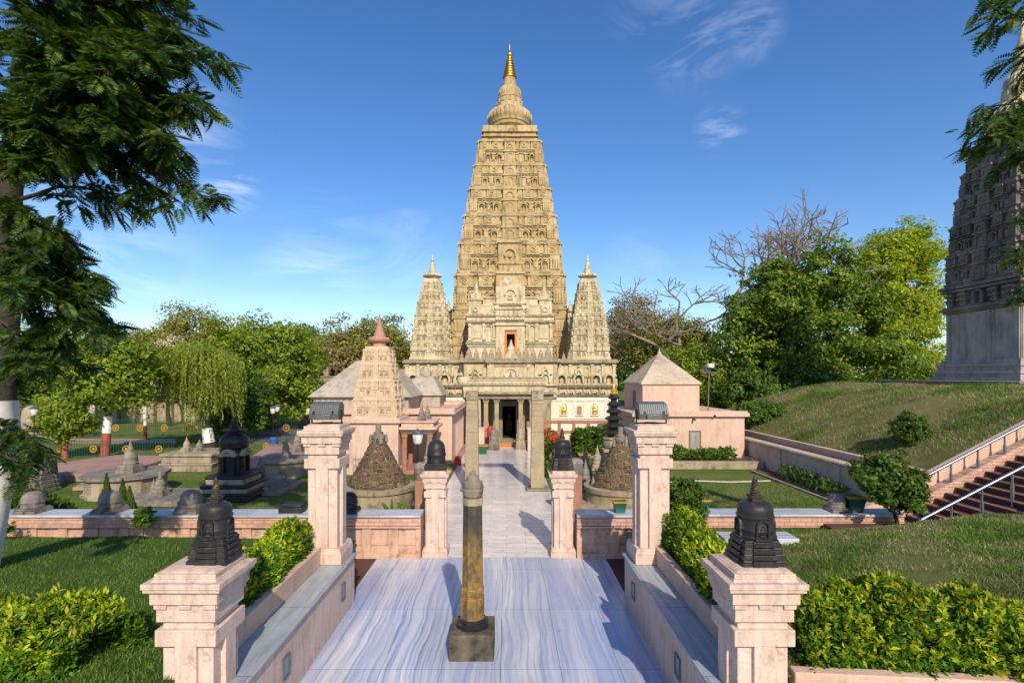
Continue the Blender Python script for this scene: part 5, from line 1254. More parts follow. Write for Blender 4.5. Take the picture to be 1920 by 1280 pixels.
q = MB(); bx = pl(272, 58); q.b(bx-5.5, bx+5.5, 58, 59, 0, 2.0); q.b(bx-3.2, bx+3.2, 57.2, 60, 2.9, 3.3)
for u in (-2.9, -1, 1, 2.9): q.b(bx+u-.3, bx+u+.3, 57.4, 58, 0, 2.9)
q.b(bx-2.6, bx+2.6, 58.2, 59.8, 0, 2.9); q.build('wall', M['greylit'], rt, bevel=.04)
q = MB(); q.b(bx-3.6, bx+3.6, 56.9, 60.3, 3.3, 3.55); q.build('roof', M['roof'], rt)
rt = thing('boundary_wall', 'pale boundary wall with square posts in front of the distant trees', 'wall', (pl(600, 75), 75, 0))
q = MB(); bx = pl(640, 75); q.b(bx-16, bx+10, 75, 75.5, 2, 5.0)
for i in range(10): q.b(bx-16+i*2.7, bx-15.3+i*2.7, 74.9, 75.6, 5.0, 6.0)
q.build('wall', M['greylit'], rt, bevel=.05)
q = MB(); q.b(bx-16, bx+10, 74.85, 75.65, 4.9, 5.05); q.build('coping', M['greylit'], rt)
sheet('embankment', pl(440, 66), pl(800, 66), 62, 76, M['field'], lambda x, y: (y-62)/14*3.6, 20, 8)
q = MB(); bx = pl(310, 70); q.b(bx-14, bx+5, 69.5, 70, 0, 4.4); tag(q.build('far_wall', M['white'], None, (bx, 70, 0)), 'long pale wall glimpsed between the far left trees', 'wall')
# orange hut and bins, seen small
q = MB(); hx = pl(490, 54); q.c(hx, 54, 0, 2.2, 1.6); q.c(hx, 54, 2.2, 2.35, 1.9)
rt = thing('kiosk', 'small kiosk with orange door and yellow base under the trees', 'kiosk', (hx, 54, 0)); q.build('wall', M['orange'], rt)
q = MB(); q.c(hx, 53.5, 0, .7, 2.0); q.build('counter', M['yellow'], rt)
q = MB(); bx = pl(513, 35.4); q.lathe(bx, 35.4, [(.2,0),(.24,.1),(.28,.8),(.3,.82),(.2,.95)], 14)
tag(q.build('litter_bin', M['blue'], None, (bx, 35.4, 0)), 'blue litter bin at the foot of the paired lamp posts', 'bin')
# domed stones on the low wall coping
for px, w_, h_, lab in ((62, .62, .58, 'black domed stone on the left wall coping, farthest left'), (207, .66, .60, 'black domed stone on the left wall coping, second from left'), (358, .64, .62, 'black domed stone on the coping behind the near left stupa'), (655, .52, .56, 'shiny black domed stone on the coping right of the tall left pillar')):
    dome_stupa(pl(px, 14.95), 14.95, 1.2, h_, w_, lab, 'black' if px > 600 else 'dark', 'domed stones on the wall copings')
dome_stupa(pl(1568, 15.0), 14.98, 1.22, .5, .52, 'dark domed stone on the right wall coping beside a green pot', 'dark', 'domed stones on the wall copings')
q = MB(); bx = pl(549, 14.95); q.b(bx-.33, bx+.33, 14.75, 15.1, 1.2, 1.36); q.b(bx-.30, bx+.30, 14.77, 15.08, 1.36, 1.42)
tag(q.build('black_box', M['black'], None, (bx, 14.9, 1.2), bevel=.02), 'flat black stone box on the left wall coping', 'box')
# two more ruins / stupas near the big left tree
stupa(pl(62, 23), 23, 0, 2.6, 1.35, 'weathered grey stupa half hidden by leaves at the far left', 'grey', 'grey'); stupa(pl(88, 24.5), 24.5, 0, 1.5, .95, 'broken dark stupa stump next to the far left stupa', 'dark', 'dark', spire_h=.2)
# green pots
pot(pl(1161, 14.95), 14.92, 1.2, .85, 'green pot with yellow rim on the right coping beside the tall pillar')
pot(pl(1314, 15), 14.95, 1.22, .9, 'green pot with yellow rim on the right coping behind the small tree')
pot(pl(1597, 15), 14.95, 1.22, 1.15, 'large green pot with yellow rim beside the right domed stone')
pot(pl(905, 34), 34.4, 0, 1.5, 'bright green pot with a bush left of the temple steps')
for px, y, lab in ((1160, 34, 'green planter trough below the white temple wall'), (1095, 30.5, 'green planter in the right flower bed')):
    pot(pl(px, y), y, 0, 1.5, lab)
q = MB(); bx = pl(858, 30); q.c(bx, 30, 0, .3, .4); q.ell((bx, 30, .4), (.16,.16,.14)); tag(q.build('offering_bundle', M['red'], None, (bx, 30, 0)), 'red cloth bundle at the foot of the pink hall beside the path', 'bundle')
q = MB(); bx = pl(920, 36); q.lathe(bx, 37.2, [(.25,0),(.3,.9),(.34,1.3),(.2,1.5)], 14); tag(q.build('drum_stand', M['red'], None, (bx, 37.2, 0)), 'red and yellow draped stand left of the temple steps', 'stand')
# ------------------------------------------------------------------ foliage
RNG = np.random.default_rng(11)
def unit(v): return v/np.maximum(np.linalg.norm(v, axis=-1, keepdims=True), 1e-9)
def leaves(P_, Nrm, size, aspect=.5, droop=.25, axis=None):
    """one bent diamond (4 corners, one quad) per point"""
    n = len(P_)
    nz = unit(Nrm)
    rd = RNG.normal(size=(n, 3)) if axis is None else axis
    a = unit(rd - nz*np.sum(rd*nz, axis=1, keepdims=True)); b = np.cross(nz, a)
    s = np.asarray(size).reshape(-1, 1)*np.ones((n, 1))
    w = s*aspect
    v = np.empty((n, 4, 3))
    v[:, 0] = P_ - a*s*.5; v[:, 2] = P_ + a*s*.5 - nz*s*droop
    v[:, 1] = P_ + b*w*.5; v[:, 3] = P_ - b*w*.5
    return v.reshape(-1, 3), np.arange(n*4).reshape(-1, 4)
def crown_points(lumps, nclump, per, cr, flat=.7, shell=.55):
    """points gathered in tufts spread through a few overlapping lumps"""
    L = np.array(lumps, dtype=float)
    vol = L[:, 3]*L[:, 4]*L[:, 5]; pick = RNG.choice(len(L), nclump, p=vol**.75/np.sum(vol**.75))
    d_ = unit(RNG.normal(size=(nclump, 3))); rad = shell+(1-shell)*RNG.random((nclump, 1))**.6
    rad *= 1+.14*RNG.normal(size=(nclump, 1))
    C = L[pick, :3] + d_*rad*L[pick, 3:6]
    C += RNG.normal(size=C.shape)*cr*.35
    k = (per*(.5+RNG.random(nclump))).astype(int)
    idx = np.repeat(np.arange(nclump), k)
    off = unit(RNG.normal(size=(len(idx), 3)))*(RNG.random((len(idx), 1))**.5)*cr*(.6+.8*RNG.random(nclump))[idx][:, None]
    off[:, 2] *= flat
    Pn = C[idx] + off
    nr = unit(off/cr + d_[idx]*.7 + np.array([0, 0, .55]) + RNG.normal(size=off.shape)*.55)
    return Pn, nr, C
def crown(parent, lumps, nclump, per, cr, leafsize, m, aspect=.5, flat=.7, shell=.55, name='crown'):
    Pn, nr, C = crown_points(lumps, nclump, per, cr, flat, shell)
    v, f = leaves(Pn, nr, leafsize*(.6+.8*RNG.random(len(Pn))), aspect)
    o = fast_mesh(name, v, f, m, parent)
    return o, C
def trunk(parent, base, top, r, m, targets=(), wobble=1, split=.5, name='trunk'):
    q = MB(); base = Vector(base); top = Vector(top)
    pts = [base + (top-base)*i/6 + Vector((random.uniform(-1,1), random.uniform(-1,1), 0))*r*.45*(i > 0)*wobble for i in range(7)]
    q.tube(pts, [r*1.35]+[r*(1-.09*i) for i in range(1, 7)], 9)
    for tg in targets:
        tg = Vector(tg); k = random.randint(3, 6); s = pts[k]
        mid = s + (tg-s)*.5 + Vector((random.uniform(-1,1), random.uniform(-1,1), random.uniform(-.2,.8)))*(tg-s).length*.12
        q.tube([s, s+(mid-s)*.5+Vector((0,0,.1)), mid, mid+(tg-mid)*.5, tg], [r*.42, r*.36, r*.27, r*.18, r*.07], 6)
    return q.build(name, m, parent, smooth=60)
def tree(name, label, px, Y, lumps_px, m, nclump=220, per=55, cr=1.0, ls=.3, tr=.25, tb=None, group=None, depth=.8, bark='bark', painted=None, aspect=.5, flat=.7, shell=.55, z=0, limbs=10, cat='tree'):
    """lumps_px: crown lumps as photo columns/rows and radii in photo pixels at depth Y"""
    k = Y/F; x = X_(px, Y); base = Vector((x, Y, z))
    rt = thing(name, label, cat, base, group)
    L = []
    for lx, ly, rx, ry in lumps_px:
        c = P(lx, ly, Y); L.append((c.x, Y+random.uniform(-.2,.3)*rx*k*depth, c.z, rx*k, rx*k*depth, ry*k))
    o, C = crown(rt, L, nclump, per, cr, ls, m, aspect, flat, shell)
    zc = np.average([l[2] for l in L]); xc = np.average([l[0] for l in L])
    top = Vector((xc, Y, zc))
    tg = [C[i] for i in RNG.choice(len(C), min(limbs, len(C)), replace=False)]
    trunk(rt, base, top, tr, M[bark], tg, 0 if painted else 1)
    if painted:
        for (za, zb, pm) in painted:
            q = MB(); ax = lambda zz: x+(top.x-x)*(zz-z)/(zc-z)
            q.tube([(ax(za), Y, za), (ax((za+zb)/2), Y, (za+zb)/2), (ax(zb), Y, zb)], [tr*(1.3 if za <= z+.01 else 1.16)+.03, tr*1.14+.02, tr*1.06+.03], 12); q.build('painted_band', M[pm], rt)
    return rt

# left garden trees
tree('garden_tree', 'dense round dark green tree with red and white painted trunk on the left lawn', 196, 33, [(215,665,58,48),(195,715,55,45),(250,690,32,50),(170,690,40,45),(225,735,40,28)], M['lf_mid'], 300, 60, .75, .27, .2, painted=((0,1.5,'redpaint'),(1.5,2.5,'whitepaint')), group='trees with painted trunks')
tree('garden_tree', 'small drooping green tree with red and white painted trunk left of the round tree', 122, 32.5, [(122,775,38,38),(100,790,26,26),(145,785,24,30)], M['lf_mid'], 150, 50, .55, .24, .12, painted=((0,1.2,'redpaint'),(1.2,1.9,'whitepaint')), group='trees with painted trunks')
for px, lab in ((272, 'slim painted trunk stump standing behind the green fence'),):
    x = X_(px, 42); rt = thing('painted_post', lab, 'post', (x, 42, 0)); q = MB(); q.tube([(x,42,0),(x,42,1.1)], .14, 10); q.build('lower_band', M['redpaint'], rt); q = MB(); q.tube([(x,42,1.1),(x,42,2.6)], .135, 10); q.build('upper_band', M['whitepaint'], rt)
# weeping willow
WY = 37; rt = thing('willow', 'weeping willow with trailing yellow green strands and white painted trunk', 'tree', (X_(384, WY), WY, 0))
wl = [(385,700,72,48),(310,690,45,40),(400,730,50,40),(360,670,50,30)]
V = []; Fc = []; n0 = 0
axs = []; pts = []; nrm = []
for _ in range(750):
    l = wl[RNG.choice(4, p=[.42,.24,.2,.14])]; k = WY/F
    th = RNG.uniform(0, 2*math.pi); ph = RNG.uniform(.05, 1.25)
    c = P(l[0], l[1], WY); r_ = math.sin(ph)
    s = np.array([c.x+l[2]*k*r_*math.cos(th), WY+l[2]*k*.8*r_*math.sin(th), c.z+l[3]*k*math.cos(ph)])
    Ln = RNG.uniform(1.2, 3.6); m_ = int(Ln/.085)
    t_ = np.linspace(0, 1, m_)[:, None]
    dr = np.array([math.cos(th)*.25, math.sin(th)*.25, 0])
    p = s + dr*np.sqrt(t_) + np.array([0,0,-1])*t_*Ln*(1) + RNG.normal(size=(m_,3))*.045
    pts.append(p); ax = np.tile([0,0,-1.0], (m_,1)) + RNG.normal(size=(m_,3))*.35; axs.append(ax); nrm.append(RNG.normal(size=(m_,3))+np.array([0,-.4,.3]))
pts = np.concatenate(pts); axs = np.concatenate(axs); nrm = np.concatenate(nrm)
keep = pts[:, 2] > .9; pts, axs, nrm = pts[keep], axs[keep], nrm[keep]
v, f = leaves(pts, nrm, .20+.12*RNG.random(len(pts)), .28, .1, axs); fast_mesh('crown', v, f, M['lf_willow'], rt)
trunk(rt, (X_(394, WY), WY, 0), (X_(376, WY), WY, 4.2), .3, M['bark'], [P(385,680,WY),P(320,690,WY),P(420,700,WY),P(360,660,WY)], 0)
q = MB(); q.tube([(X_(392,WY),WY,.4),(X_(388.4,WY),WY,1.4)], [.395,.335], 12); q.build('painted_band', M['whitepaint'], rt)

far = [
 ('leafy_tree', 'tall domed tree with brownish blossom rising highest above the left tree line', 365, 64, [(365,628,58,42),(330,650,45,35),(410,650,50,35),(375,680,70,40)], 'lf_olive', 300, 60, 1.7, .42, .4),
 ('leafy_tree', 'broad bright green tree with dark gaps right of the willow', 505, 50, [(470,650,60,45),(530,660,48,48),(450,690,50,45),(520,720,58,45),(560,745,32,32),(480,735,40,40),(555,690,30,45)], 'lf_mid', 520, 60, 1.1, .36, .4),
 ('leafy_tree', 'deep green shade tree behind the willow beside the grey paving', 455, 42, [(450,745,42,52),(480,770,32,32),(430,780,30,30)], 'lf_dark', 240, 60, .8, .28, .25),
 ('leafy_tree', 'olive green tree with yellow patches left of the temple', 700, 82, [(700,640,60,42),(650,650,50,38),(740,660,45,35),(690,675,70,32)], 'lf_olive', 320, 55, 2.0, .5, .4),
 ('leafy_tree', 'brown dry bush behind the hall roofs left of the temple', 640, 78, [(620,670,42,35),(590,665,30,32),(655,690,35,25)], 'lf_brown', 220, 55, 1.5, .42, .3),
 ('leafy_tree', 'dark spreading flat topped tree on the left skyline behind the bright green tree', 575, 90, [(580,635,45,18),(560,655,50,26),(600,660,40,26)], 'lf_dark', 200, 55, 1.9, .5, .4),
 ('leafy_tree', 'small green bush tree above the pale boundary wall', 560, 66, [(570,655,32,30),(545,680,32,32)], 'lf_mid', 160, 50, 1.3, .4, .25),
 ('leafy_tree', 'thin greyish tree between the round tree and the domed tree', 262, 75, [(262,652,32,28),(275,680,24,26)], 'lf_brown', 120, 40, 1.4, .4, .25),
 ('leafy_tree', 'green tree in the gap at the far left above the domed ruins', 95, 50, [(90,690,60,45),(40,700,60,45),(140,665,45,32)], 'lf_dark', 260, 55, 1.2, .36, .3),
 ('leafy_tree', 'green tree filling the far left edge behind the big tree', 10, 60, [(10,680,80,60),(-60,670,60,50)], 'lf_mid', 240, 50, 1.6, .42, .3),
 ('leafy_tree', 'cream flowered treetop left of the willow', 318, 54, [(318,648,28,16),(300,662,24,14)], 'lf_cream', 90, 50, .7, .3, .2),
 ('leafy_tree', 'green tree far behind filling the skyline gap left of the willow', 250, 95, [(240,665,50,24),(300,675,50,26),(200,668,40,22)], 'lf_olive', 200, 50, 2.0, .5, .3),
 # right side
 ('leafy_tree', 'brownish half bare bushy tree just right of the temple', 1210, 78, [(1190,600,45,48),(1160,625,30,45),(1225,630,40,40),(1180,655,50,35)], 'lf_brown', 380, 55, 1.5, .40, .35),
 ('leafy_tree', 'olive tree behind the pink house roof', 1280, 70, [(1270,640,50,40),(1215,655,45,35),(1310,660,40,40)], 'lf_olive', 300, 55, 1.5, .42, .3),
 ('leafy_tree', 'low green tree behind the roof floodlight', 1330, 52, [(1320,700,55,40),(1270,690,40,40),(1370,720,45,45),(1300,740,50,30)], 'lf_mid', 340, 55, 1.1, .34, .3),
 ('leafy_tree', 'big dark green mango tree with glossy hanging leaves right of the pink house', 1580, 50, [(1450,580,72,68),(1535,530,60,50),(1395,625,48,50),(1500,640,80,62),(1595,595,60,75),(1560,478,32,20),(1465,515,30,20),(1640,665,62,45),(1425,690,55,42),(1520,700,58,38)], 'lf_mango', 950, 62, 1.05, .40, .55),
 ('leafy_tree', 'tall sunlit yellow green tree beside the dark tower', 1690, 64, [(1695,470,48,42),(1735,465,32,42),(1648,490,34,30),(1720,560,48,60),(1680,630,60,52),(1730,680,40,36),(1655,555,42,44)], 'lf_lime', 700, 58, 1.35, .42, .5),
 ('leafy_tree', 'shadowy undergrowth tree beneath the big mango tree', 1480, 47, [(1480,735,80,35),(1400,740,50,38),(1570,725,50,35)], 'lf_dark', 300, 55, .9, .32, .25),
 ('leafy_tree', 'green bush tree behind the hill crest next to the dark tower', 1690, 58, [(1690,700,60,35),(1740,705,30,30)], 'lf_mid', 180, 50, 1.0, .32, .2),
]
for n_, lab, px, Y, lm, mt_, nc, pe, cr_, ls_, tr_ in far:
    g_ = mt_ in ('lf_mid','lf_mango','lf_lime','lf_dark')
    tree(n_, lab, px, Y, lm, M[mt_], int(nc*(.62 if g_ else .9)), int(pe*(1.65 if g_ else 1.2)), cr_*(1.12 if g_ else 1), ls_*(.92 if g_ else .85), tr_, group='background trees', limbs=14, shell=.72 if g_ else .6, flat=.6)

Pn, nr, C = crown_points([(X_(px, 125), 125+random.uniform(-6,6), 4.5+random.uniform(-1,1.2), 9, 5, random.uniform(4,6.5)) for px in range(-150, 2150, 75)], 2600, 34, 2.0, .8, .6)
v, f = leaves(Pn, nr, .8*(.6+.8*RNG.random(len(Pn))), .6); tag(fast_mesh('woods', v, f, M['lf_dark'], None, (0, 125, 0)), kind='stuff')

# bare trees
def bare_tree(label, px, Y, h_px, base_py, spread, seed, r0=.55, depth_=6, m='barkpale', lean=0):
    rnd = random.Random(seed)
    base = Vector((X_(px, Y), Y, 0)); rt = thing('bare_tree', label, 'tree', base, 'leafless trees')
    tr_ = MB()
    def grow(p, d_, L, r, lev):
        q = tr_
        pts = [p]; n = 3
        for i in range(n):
            d_ = (d_ + Vector((rnd.uniform(-1,1), rnd.uniform(-1,1), rnd.uniform(-.5,.8)))*.22).normalized(); pts.append(pts[-1]+d_*L/n)
        q.tube(pts, [r*(1-.3*i/n) for i in range(n+1)], 6 if lev < 3 else 4, cap=False)
        if lev >= depth_: return
        for c in range(2 if lev < 2 else rnd.choice((2,3,3))):
            ax = Vector((rnd.uniform(-1.4,1.4), rnd.uniform(-1,1)*.7, rnd.uniform(-.45,.45)))
            nd = (d_*.7+ax*spread).normalized()
            s = pts[-1] if c < 2 else pts[rnd.randint(1,2)]
            grow(s, nd, L*rnd.uniform(.66,.86), r*.68, lev+1)
    H = h_px*Y/F
    grow(base, Vector((lean,0,1)).normalized(), H*.36, r0, 0)
    tr_.build('trunk', M[m], rt, smooth=60)
bare_tree('large leafless tree with spreading grey branches against the sky at right', 1415, 62, 365, 0, .72, 12, .6, 7, lean=-.12)
bare_tree('leafless pale tree leaning right of the temple corner', 1290, 66, 230, 0, .8, 8, .45, 6, lean=-.2)
bare_tree('thin leafless tree directly beside the temple corner spire', 1215, 74, 190, 0, .7, 21, .3, 6)

# small shaped trees on the hill and by the stairs
def small_tree(label, px, Y, z, lumps, m, nc=160, per=60, cr=.22, ls=.09, tr=.05, bark='bark', name='small_tree'):
    return tree(name, label, px, Y, lumps, M[m], nc, per, cr, ls, tr, z=z, limbs=8, bark=bark, cat='small tree')
small_tree('leafy dark green small tree growing beside the foot of the stairs', 1684, 14.3, .95, [(1660,900,58,42),(1690,925,40,30),(1640,890,35,28)], 'lf_dark', 260, 60, .2, .11, .05)
zt_ = hill_z(X_(1706, 22), 22)
small_tree('round clipped dark shrub tree on the grassy hill slope', 1706, 22, zt_, [(1706,805,32,26),(1700,795,24,20)], 'lf_dark', 150, 60, .2, .10, .05)
for px, rr, lab in ((1443, 25, 'round clipped green shrub tree at the hill foot, right of a pair'), (1408, 27, 'round clipped green shrub tree at the hill foot, left of a pair')):
    zt_ = hill_z(X_(px, 34), 34); small_tree(lab, px, 34, zt_-.1, [(px,772,rr,17),(px-8,778,rr*.7,13)], 'lf_hedgedk', 130, 60, .3, .14, .05)
small_tree('small pale leaved tree rising from the hedge beside the tall right pillar', 1288, 11.8, 1.05, [(1268,935,38,38),(1255,960,30,36),(1290,930,26,28),(1285,965,28,28)], 'lf_dark', 230, 60, .16, .085, .035, 'barkpale')
small_tree('tiny round potted shrub sprouting in front of the left low wall', 268, 14.1, .55, [(270,972,18,16)], 'lf_hedge', 60, 50, .1, .06, .02)
small_tree('thin seedling with few leaves at the far left of the low wall', 5, 14, .55, [(8,985,20,10)], 'lf_dark', 22, 30, .09, .07, .012)

# hedges: shoots packed in a long box of foliage
def hedge(label, path, width, z0, h, m, n, ls=.07, seed=0, name='hedge', tips=.25, base=None, cat='hedge'):
    """path: list of (x,y,height factor)"""
    rt = thing(name, label, cat, (path[0][0], path[0][1], z0))
    pa = np.array(path, dtype=float); seg = np.linalg.norm(np.diff(pa[:, :2], axis=0), axis=1); cum = np.concatenate([[0], np.cumsum(seg)])
    s = RNG.random(n)*cum[-1]; cx = np.interp(s, cum, pa[:, 0]); cy = np.interp(s, cum, pa[:, 1]); hf = np.interp(s, cum, pa[:, 2])
    dx = np.gradient(np.interp(np.linspace(0, cum[-1], 50), cum, pa[:, 0])); dy = np.gradient(np.interp(np.linspace(0, cum[-1], 50), cum, pa[:, 1]))
    ii = np.clip((s/cum[-1]*49).astype(int), 0, 49); L = np.hypot(dx, dy); nx, ny = -dy[ii]/L[ii], dx[ii]/L[ii]
    # superellipse cross-section, points near the skin
    a = RNG.uniform(-.30*math.pi, 1.30*math.pi, n); ca, sa = np.cos(a), np.sin(a)
    rr = (np.abs(ca)**2.5+np.abs(sa)**2.5)**(-1/2.5)
    bump = 1+.10*np.sin(s*5.1+seed)+.07*np.sin(s*11.3+a*3)+.06*np.sin(a*7+s*3)
    dpt = (1-.42*RNG.random(n)**1.6)*bump
    u = ca*rr*dpt*width/2; zz = np.maximum(sa, -.95)*rr*dpt*.5+.5
    # skin: z from 0..1
    C = np.stack([cx+nx*u, cy+ny*u, z0+zz*h*hf], 1)
    out = unit(np.stack([nx*ca, ny*ca, np.maximum(sa, 0)+.35], 1))
    # each shoot carries a rosette of leaves
    k = 7; idx = np.repeat(np.arange(n), k)
    ax = unit(out[idx]*.75 + np.array([0,0,.35]) + RNG.normal(size=(n*k, 3))*.75)
    sz = ls*(.65+.7*RNG.random(n*k))
    Pn = C[idx] + ax*sz[:, None]*.55 + out[idx]*(RNG.random((n*k,1))*ls*.9)
    nr = unit(np.cross(ax, RNG.normal(size=ax.shape)) + np.array([0,0,.6]))
    yt = (m == 'lf_hedge') & (((dpt/bump) > .80) & (sa > -.05) & (RNG.random(n) < .36)); ym = np.repeat(yt, k)
    v, f = leaves(Pn[~ym], nr[~ym], sz[~ym], .42, .12, ax[~ym]); fast_mesh('foliage', v, f, M[m], rt)
    if yt.any():
        Py = Pn[ym] + np.array([0,0,1])*(RNG.random((ym.sum(),1))*ls*.8); v, f = leaves(Py, nr[ym], sz[ym]*1.1, .38, .1, ax[ym]+np.array([0,0,.35])); fast_mesh('young_shoots', v, f, M['lf_tip'], rt)
    return rt
hedge('large bright yellow green hedge in the right foreground beside the near right pillar', [(4.0,7.75,.72),(4.4,7.7,.95),(5.1,7.65,.98),(5.8,7.6,1.14),(6.1,7.5,.9),(6.6,7.35,1.02),(7.2,7.2,.88),(9.5,6.8,.95)], 1.62, .72, 1.12, 'lf_hedge', 9500, .085, 1)
hedge('bright yellow green shrub in the left foreground corner', [(-8.5,7.15,.85),(-6.6,7.2,.95),(-5.8,7.15,.95),(-5.35,7.05,.8)], 1.35, .95, .92, 'lf_hedge', 5200, .085, 2)
hedge('bright green hedge between the near left pillar and the tall left pillar', [(-4.38,8.3,.62),(-4.36,9.2,.8),(-4.36,10.2,.9),(-4.4,11.1,1.0)], .62, 1.2, .82, 'lf_hedge', 3000, .08, 3)
hedge('deep green hedge between the tall right pillar and the near right pillar', [(3.62,7.9,.6),(3.68,9.2,.72),(3.72,10.4,.85),(3.72,11.6,1.05)], .7, 1.15, .95, 'lf_hedge', 3400, .08, 4)
hedge('ragged low shrub spreading beside the hedge behind the near right pillar', [(4.2,8.8,.6),(4.5,10.0,.55),(4.6,11,.5)], .9, 1.0, .8, 'lf_hedge', 1700, .08, 8, name='shrub')
hedge('small yellow green shrub beside the near left stupa on the low wall', [(-7.9,14.0,1),(-7.7,14.0,1)], .5, .6, .9, 'lf_hedgedk', 500, .07, 5, name='shrub')
hedge('dark clump of shrubs at the left end of the low wall', [(-15.5,15.7,1.1),(-13.2,15.8,.8)], 1.2, .0, 1.55, 'lf_dark', 1500, .13, 6, name='shrub')
for i, (px, y, h_, lab) in enumerate(((200, 18.4, 1.5, 'dark pointed cypress shrub behind the second domed stone, tallest'), (230, 18.2, 1.35, 'dark pointed cypress shrub behind the second domed stone, middle'), (243, 18.0, 1.15, 'dark pointed cypress shrub behind the second domed stone, shortest'))):
    x = pl(px, y); rt = thing('cypress_shrub', lab, 'shrub', (x, y, 0)); n = 1500
    t_ = RNG.random(n)**.8; a = RNG.random(n)*6.28; r_ = .32*(1-t_)*(.7+.4*RNG.random(n)); p = np.stack([x+r_*np.cos(a), y+r_*np.sin(a), .1+t_*h_], 1)
    ax = np.stack([np.cos(a)*.3, np.sin(a)*.3, np.ones(n)], 1); v, f = leaves(p, np.stack([np.cos(a), np.sin(a), np.zeros(n)], 1)+RNG.normal(size=(n,3))*.4, .16, .3, 0, ax); fast_mesh('foliage', v, f, M['lf_dark'], rt)
    q = MB(); q.tube([(x,y,0),(x,y,h_*.7)], [.03,.01], 5); q.build('trunk', M['bark'], rt)
# flower bed, bed plants
rt = hedge('tall flowering bed with red canna blooms right of the path', [(2.35,26.0,1),(2.4,30.5,1.1)], .7, 0, 1.55, 'lf_hedgedk', 1400, .2, 7, name='flower_bed', cat='flower bed')
n = 300; p = np.stack([2.35+RNG.normal(size=n)*.3, 26+RNG.random(n)*3.5, 1.35+RNG.random(n)*.75], 1); ci = RNG.integers(0, 45, n); p = p[ci] + RNG.normal(size=(n,3))*.07
v, f = leaves(p, RNG.normal(size=(n,3)), .16, .7); fast_mesh('red_flowers', v, f, M['red'], rt)['kind'] = 'stuff'
hedge('bushy green plants of the bed below the white temple wall', [(4.2,33,1),(6.8,33.5,1.1)], 1.2, 0, 1.5, 'lf_hedgedk', 900, .22, 9, name='shrub')
hedge('low weedy plants along the foot of the pink house', [(7.8,29.9,.8),(9.2,30.0,1.1),(10.3,30,.5),(12.8,30,.7)], .6, .33, .75, 'lf_hedgedk', 900, .15, 10, name='shrub')
hedge('weedy shrub against the whitewashed brick wall', [(13.55,21.5,.6),(13.5,23.5,.8),(13.6,26.5,.7)], .4, 0, .8, 'lf_hedgedk', 320, .12, 12, name='shrub')
for px, y, z, lab, s in ((735, 18.6, 0, 'spiky palm seedling in front of the left masonry cone', 1.25), (775, 18.9, 0, 'green palm fronds between the masonry cone and the pedestal', 1.3), (738, 17.2, .2, 'bright small palm behind the lit low wall', 1.1), (1400, 16, 0, 'low dark plant behind the right low wall', .8)):
    x = pl(px, y); rt = thing('palm_plant', lab, 'plant', (x, y, z)); pts = []; q = MB()
    V = []; Fc = []
    for i in range(16):
        a = RNG.uniform(0, 6.28); L = s*RNG.uniform(.7, 1.1); up = RNG.uniform(.5, 1.2); pr = None
        for j in range(6):
            t0, t1 = j/6, (j+1)/6
            def pp(t_): return np.array([x+math.cos(a)*L*t_*.75, y+math.sin(a)*L*t_*.75, z+L*(up*t_-.55*t_*t_*up)])
            w_ = .055*s*(1-t0)+.008; sd = np.array([-math.sin(a), math.cos(a), 0]); k = len(V)
            V += [pp(t0)-sd*w_, pp(t0)+sd*w_, pp(t1)+sd*w_*.8, pp(t1)-sd*w_*.8]; Fc.append((k,k+1,k+2,k+3))
    fast_mesh('fronds', V, Fc, M['lf_hedge'], rt)

# ------------------------------------------------------------------ near feathery trees (compound leaves)
def frond_mesh(parent, twigs, m, per=16, Lf=.42, name='crown', pairs=9):
    """twigs: list of (polyline points, density); each compound leaf is a stalk with pairs of leaflets"""
    base = []; 
    for j in range(pairs):
        t_ = (j+1)/(pairs+.5); ll = .30*math.sin(math.pi*min(1, t_*.8+.18))+.06
        for s in (-1, 1): base.append((t_, s, ll))
    V = []
    for pts, dens in twigs:
        pts = np.array([tuple(p) for p in pts]); seg = np.linalg.norm(np.diff(pts, axis=0), axis=1); cum = np.concatenate([[0], np.cumsum(seg)])
        n = max(2, int(cum[-1]*per*dens))
        s_ = (RNG.random(n)*.9+.1)*cum[-1]
        p0 = np.stack([np.interp(s_, cum, pts[:, i]) for i in range(3)], 1)
        td = unit(np.stack([np.interp(np.minimum(s_+.1, cum[-1]), cum, pts[:, i]) for i in range(3)], 1)-p0+1e-6)
        p0 = p0 + RNG.normal(size=p0.shape)*.05
        rnd_ = RNG.normal(size=(n,3)); side = unit(np.cross(td, np.array([0,0,1.0]))); sg = np.where(RNG.random((n,1)) < .5, -1, 1)
        d_ = unit(td*.75 + side*sg*RNG.uniform(.2,1.0,(n,1)) + np.array([0,0,-.12]) + rnd_*.38)
        up = unit(np.cross(np.cross(d_, np.array([0,0,1.0])), d_) + RNG.normal(size=(n,3))*.3); bn = unit(np.cross(d_, up))
        L = Lf*(.65+.6*RNG.random((n,1)))
        for t_, sd, ll in base:
            root = p0 + d_*L*t_ - np.array([0,0,1])*(L*.22*t_*t_)
            ld = unit(bn*sd + d_*.55 - np.array([0,0,.25])); l = L*ll; wv = unit(np.cross(ld, up))*l*.18
            V.append(np.stack([root, root+ld*l*.5+wv, root+ld*l, root+ld*l*.5-wv], 1))
        tip = p0 + d_*L - np.array([0,0,1])*(L*.22); w_ = bn*.004
        V.append(np.stack([p0-w_, p0+w_, tip+w_, tip-w_], 1))
    V = np.concatenate(V).reshape(-1, 3)
    return fast_mesh(name, V, np.arange(len(V)).reshape(-1, 4), m, parent)
